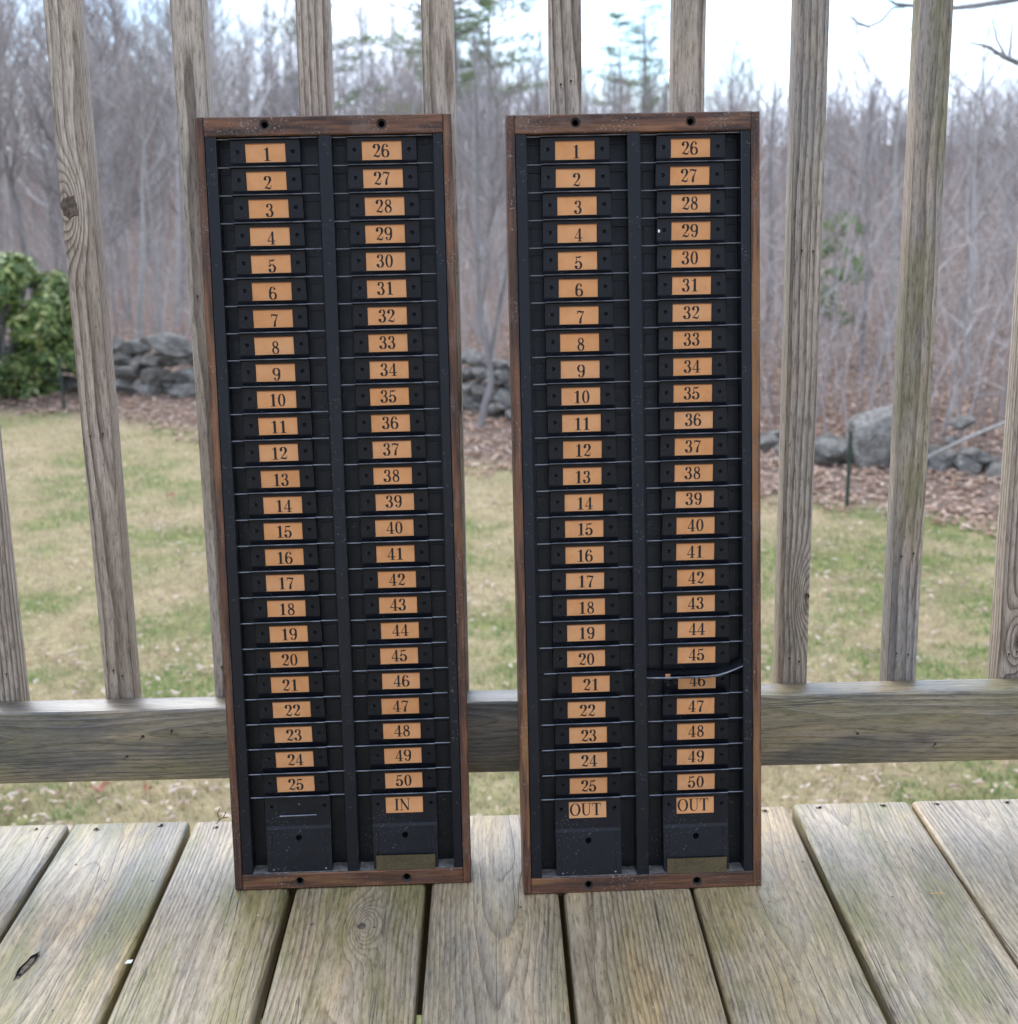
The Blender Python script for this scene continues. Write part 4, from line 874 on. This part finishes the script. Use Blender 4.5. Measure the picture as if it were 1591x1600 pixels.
mb.tube([pt(1578, 92, 5.4), pt(1580, 60, 5.4), pt(1583, 30, 5.4)], [.006, .0045, .0025], 4)
mb.tube([pt(1568, 88, 5.4), pt(1552, 84, 5.4), pt(1540, 85, 5.4)], [.003, .0025, .0012], 4)
link('branches', mb.build('branches', MAT['bark']), rt)

# pines
def pine_mesh(seed, lv=17, gap=.35):
    rg = random.Random(seed); T, F = MB(), MB(); T.tube([(0, 0, 0), (.01, 0, .5), (0, 0, 1)], [.012, .008, .001], 6)
    for i in range(lv):
        t = gap+(1-gap)*i/lv
        for j in range(rg.choice((1, 1, 2, 3, 4))):
            a = rg.uniform(0, 6.28); ln = (.20*(1.0-t)**.5+.06)*rg.uniform(.3, 1.4); d = Vector((math.cos(a), math.sin(a), rg.uniform(-.05, .3)))
            q = [Vector((0, 0, t)), Vector((0, 0, t))+d*ln*.5, Vector((0, 0, t))+d*ln+Vector((0, 0, ln*.12))]; T.tube(q, [.003, .002, .001], 3)
            for k in range(26):
                f = rg.uniform(.2, 1.05); c = q[0].lerp(q[2], f)+Vector((rg.gauss(0, .012), rg.gauss(0, .012), rg.gauss(0, .006)))
                for m_ in range(4):
                    u = Vector((rg.gauss(0, 1), rg.gauss(0, 1), rg.gauss(.4, .7))).normalized()*.024; w = u.orthogonal().normalized()*.0016
                    F.add([c-w, c+w, c+u], [(0, 1, 2)])
    return T.build('trunk', MAT['bark']), F.build('foliage', MAT['needles'])
pines = [pine_mesh(1), pine_mesh(2, 20, .2), pine_mesh(3, 14, .45)]
for x, y, h, k, lab in ((-.95, 40, 10.6, 0, 'tall wispy pine whose green boughs show above the gap between the racks'), (.15, 44, 8.6, 2, 'shorter pine just right of the tall wispy pine, above the gap between the racks'),
                        (5.3, 58, 7.6, 1, 'dark small pine on the skyline above the middle of the right rack'), (6.7, 62, 8.6, 1, 'dark pine on the skyline above the right end of the right rack'),
                        (-4.6, 44, 8.8, 2, 'thin pine with sparse green boughs above the right half of the left rack')):
    rt = thing(link('pine_tree', None, None, (x, y, gz(x, y)), (0, 0, k)), lab, 'pine'); rt.scale = (h*1.15, h*1.15, h); link('trunk', pines[k][0], rt); o = link('foliage', pines[k][1], rt); o['kind'] = 'stuff'

# undergrowth and the far wood, which read as one mass
mb = MB(); rg = random.Random(21)
for i in range(4600):
    y = 9.6+rg.random()**1.4*36; t = rg.uniform(-.48, .48); x = t*y
    wy = np.interp(x, [p[0] for p in WP], [p[1] for p in WP])
    if y < wy+.4: continue
    h = rg.uniform(.5, 2.3); z = gz(x, y); a, b_ = rg.gauss(0, .28)*h, rg.gauss(0, .25)*h; r_ = rg.uniform(.003, .010)
    q = [(x, y, z), (x+a*.3, y+b_*.3, z+h*.5), (x+a, y+b_, z+h)]; mb.tube(q, [r_, r_*.7, r_*.25], 3, rg.randrange(2))
    for j in range(5):
        f = rg.uniform(.2, .95); p = Vector(q[0]).lerp(Vector(q[2]), f); d = Vector((rg.uniform(-.5, .5), rg.uniform(-.5, .5), rg.uniform(.0, .6)))*h*.45; mb.tube([p, p+d], [r_*.5, r_*.2], 3, rg.randrange(2))
thing(link('undergrowth', mb.build('undergrowth', [MAT['twig'], MAT['twig_red']]), kind='stuff'), 'dense grey brown brush of thin leafless stems filling the wood behind the wall', 'undergrowth')
mb = MB()
for i in range(2600):
    y = 45+rg.random()*95; t = rg.uniform(-.46, .46); x = t*y; z = gz(x, y); top = top_angle(t)*rg.uniform(.3, .74); h = max(2.5, y*math.tan(R(top))+.763-z); r_ = rg.uniform(.02, .05)
    a = rg.uniform(-.06, .06)*h; mb.tube([(x, y, z), (x+a*.4, y, z+h*.55), (x+a, y, z+h)], [r_, r_*.6, r_*.15], 3, rg.randrange(2))
    for j in range(9):
        f = rg.uniform(.25, .97); p = Vector((x+a*f, y, z+h*f)); d = Vector((rg.uniform(-1, 1), rg.uniform(-.5, .5), rg.uniform(.4, 1.2)))*h*.16; mb.tube([p, p+d], [r_*.4, r_*.12], 3, rg.randrange(2))
thing(link('far_wood', mb.build('far_wood', [MAT['twig'], MAT['twig_red']]), kind='stuff'), 'far leafless wood behind the nearer trees, a purplish grey mass below the sky', 'wood')

big_leaf(-1.44, 4.66, .036, .4, 'rust orange oak leaf on the grass under the railing, left of a second one')
big_leaf(-1.26, 4.64, .028, 2.2, 'smaller rust leaf on the grass just right of the brighter orange one')
big_leaf(-2.2, 9.3, .04, 1.2, 'reddish leaf further out on the lawn seen between left balusters')
# small things on the deck
mb = MB(); mb.add([(-.004, -.002, 0), (.003, -.003, .001), (.004, .002, .002), (-.002, .003, .001), (0, 0, .003)], [(0, 1, 4), (1, 2, 4), (2, 3, 4), (3, 0, 4)]); 
thing(link('paint_chip', mb.build('paint_chip', MAT['chip']), None, (-.3735, 1.2525, .0008)), 'tiny white paint chip at the edge of a plank gap left of the left rack', 'chip')
mb = MB(); mb.tube([(0, 0, .001), (.008, -.001, .002), (.016, -.0015, .001)], .0004, 4)
thing(link('pine_needle', mb.build('pine_needle', MAT['card']), None, (.455, 1.345, .0025), seed=1., soil=0.), 'single tan pine needle on the plank at the right', 'needle')
mb = MB(); mb.tube([(0, 0, .001), (.004, .002, .006), (.009, 0, .009), (.012, .004, .015)], .0006, 4); mb.tube([(.004, .002, .006), (.001, .006, .012), (.004, .008, .018)], .0005, 4); mb.tube([(.009, 0, .009), (.016, -.002, .011)], .0004, 4)
thing(link('twig', mb.build('twig', MAT['void']), None, (-.343, 1.553, 0)), 'tiny black curled twig standing at the plank end beside the left rack', 'twig')
dm = MB(); rg = random.Random(77)
for k in range(170):
    x = rg.uniform(-.9, .9); y = rg.uniform(.9, 1.555); g_ = min(abs(x-q_) for q_ in gaps)
    if g_ < .006 or (-.32 < x < .31 and y > 1.35): continue
    r_ = rg.uniform(.0004, .0013); a = rg.uniform(0, 6.28); pz = plank_at(x)[5]; c, s_ = math.cos(a), math.sin(a); e = r_*rg.uniform(1, 3)
    dm.add([(x-c*e, y-s_*e, pz+.0003), (x+s_*r_, y-c*r_, pz+.0009), (x+c*e, y+s_*e, pz+.0004), (x-s_*r_, y+c*r_, pz+.0007)], [(0, 1, 2, 3)], rg.choice((0, 1, 1, 2)))
thing(link('deck_grit', dm.build('deck_grit', [MAT['pale_leaf'], MAT['knot'], MAT['joist']]), kind='stuff'), 'tiny crumbs of leaf and grit scattered over the deck planks', 'grit')
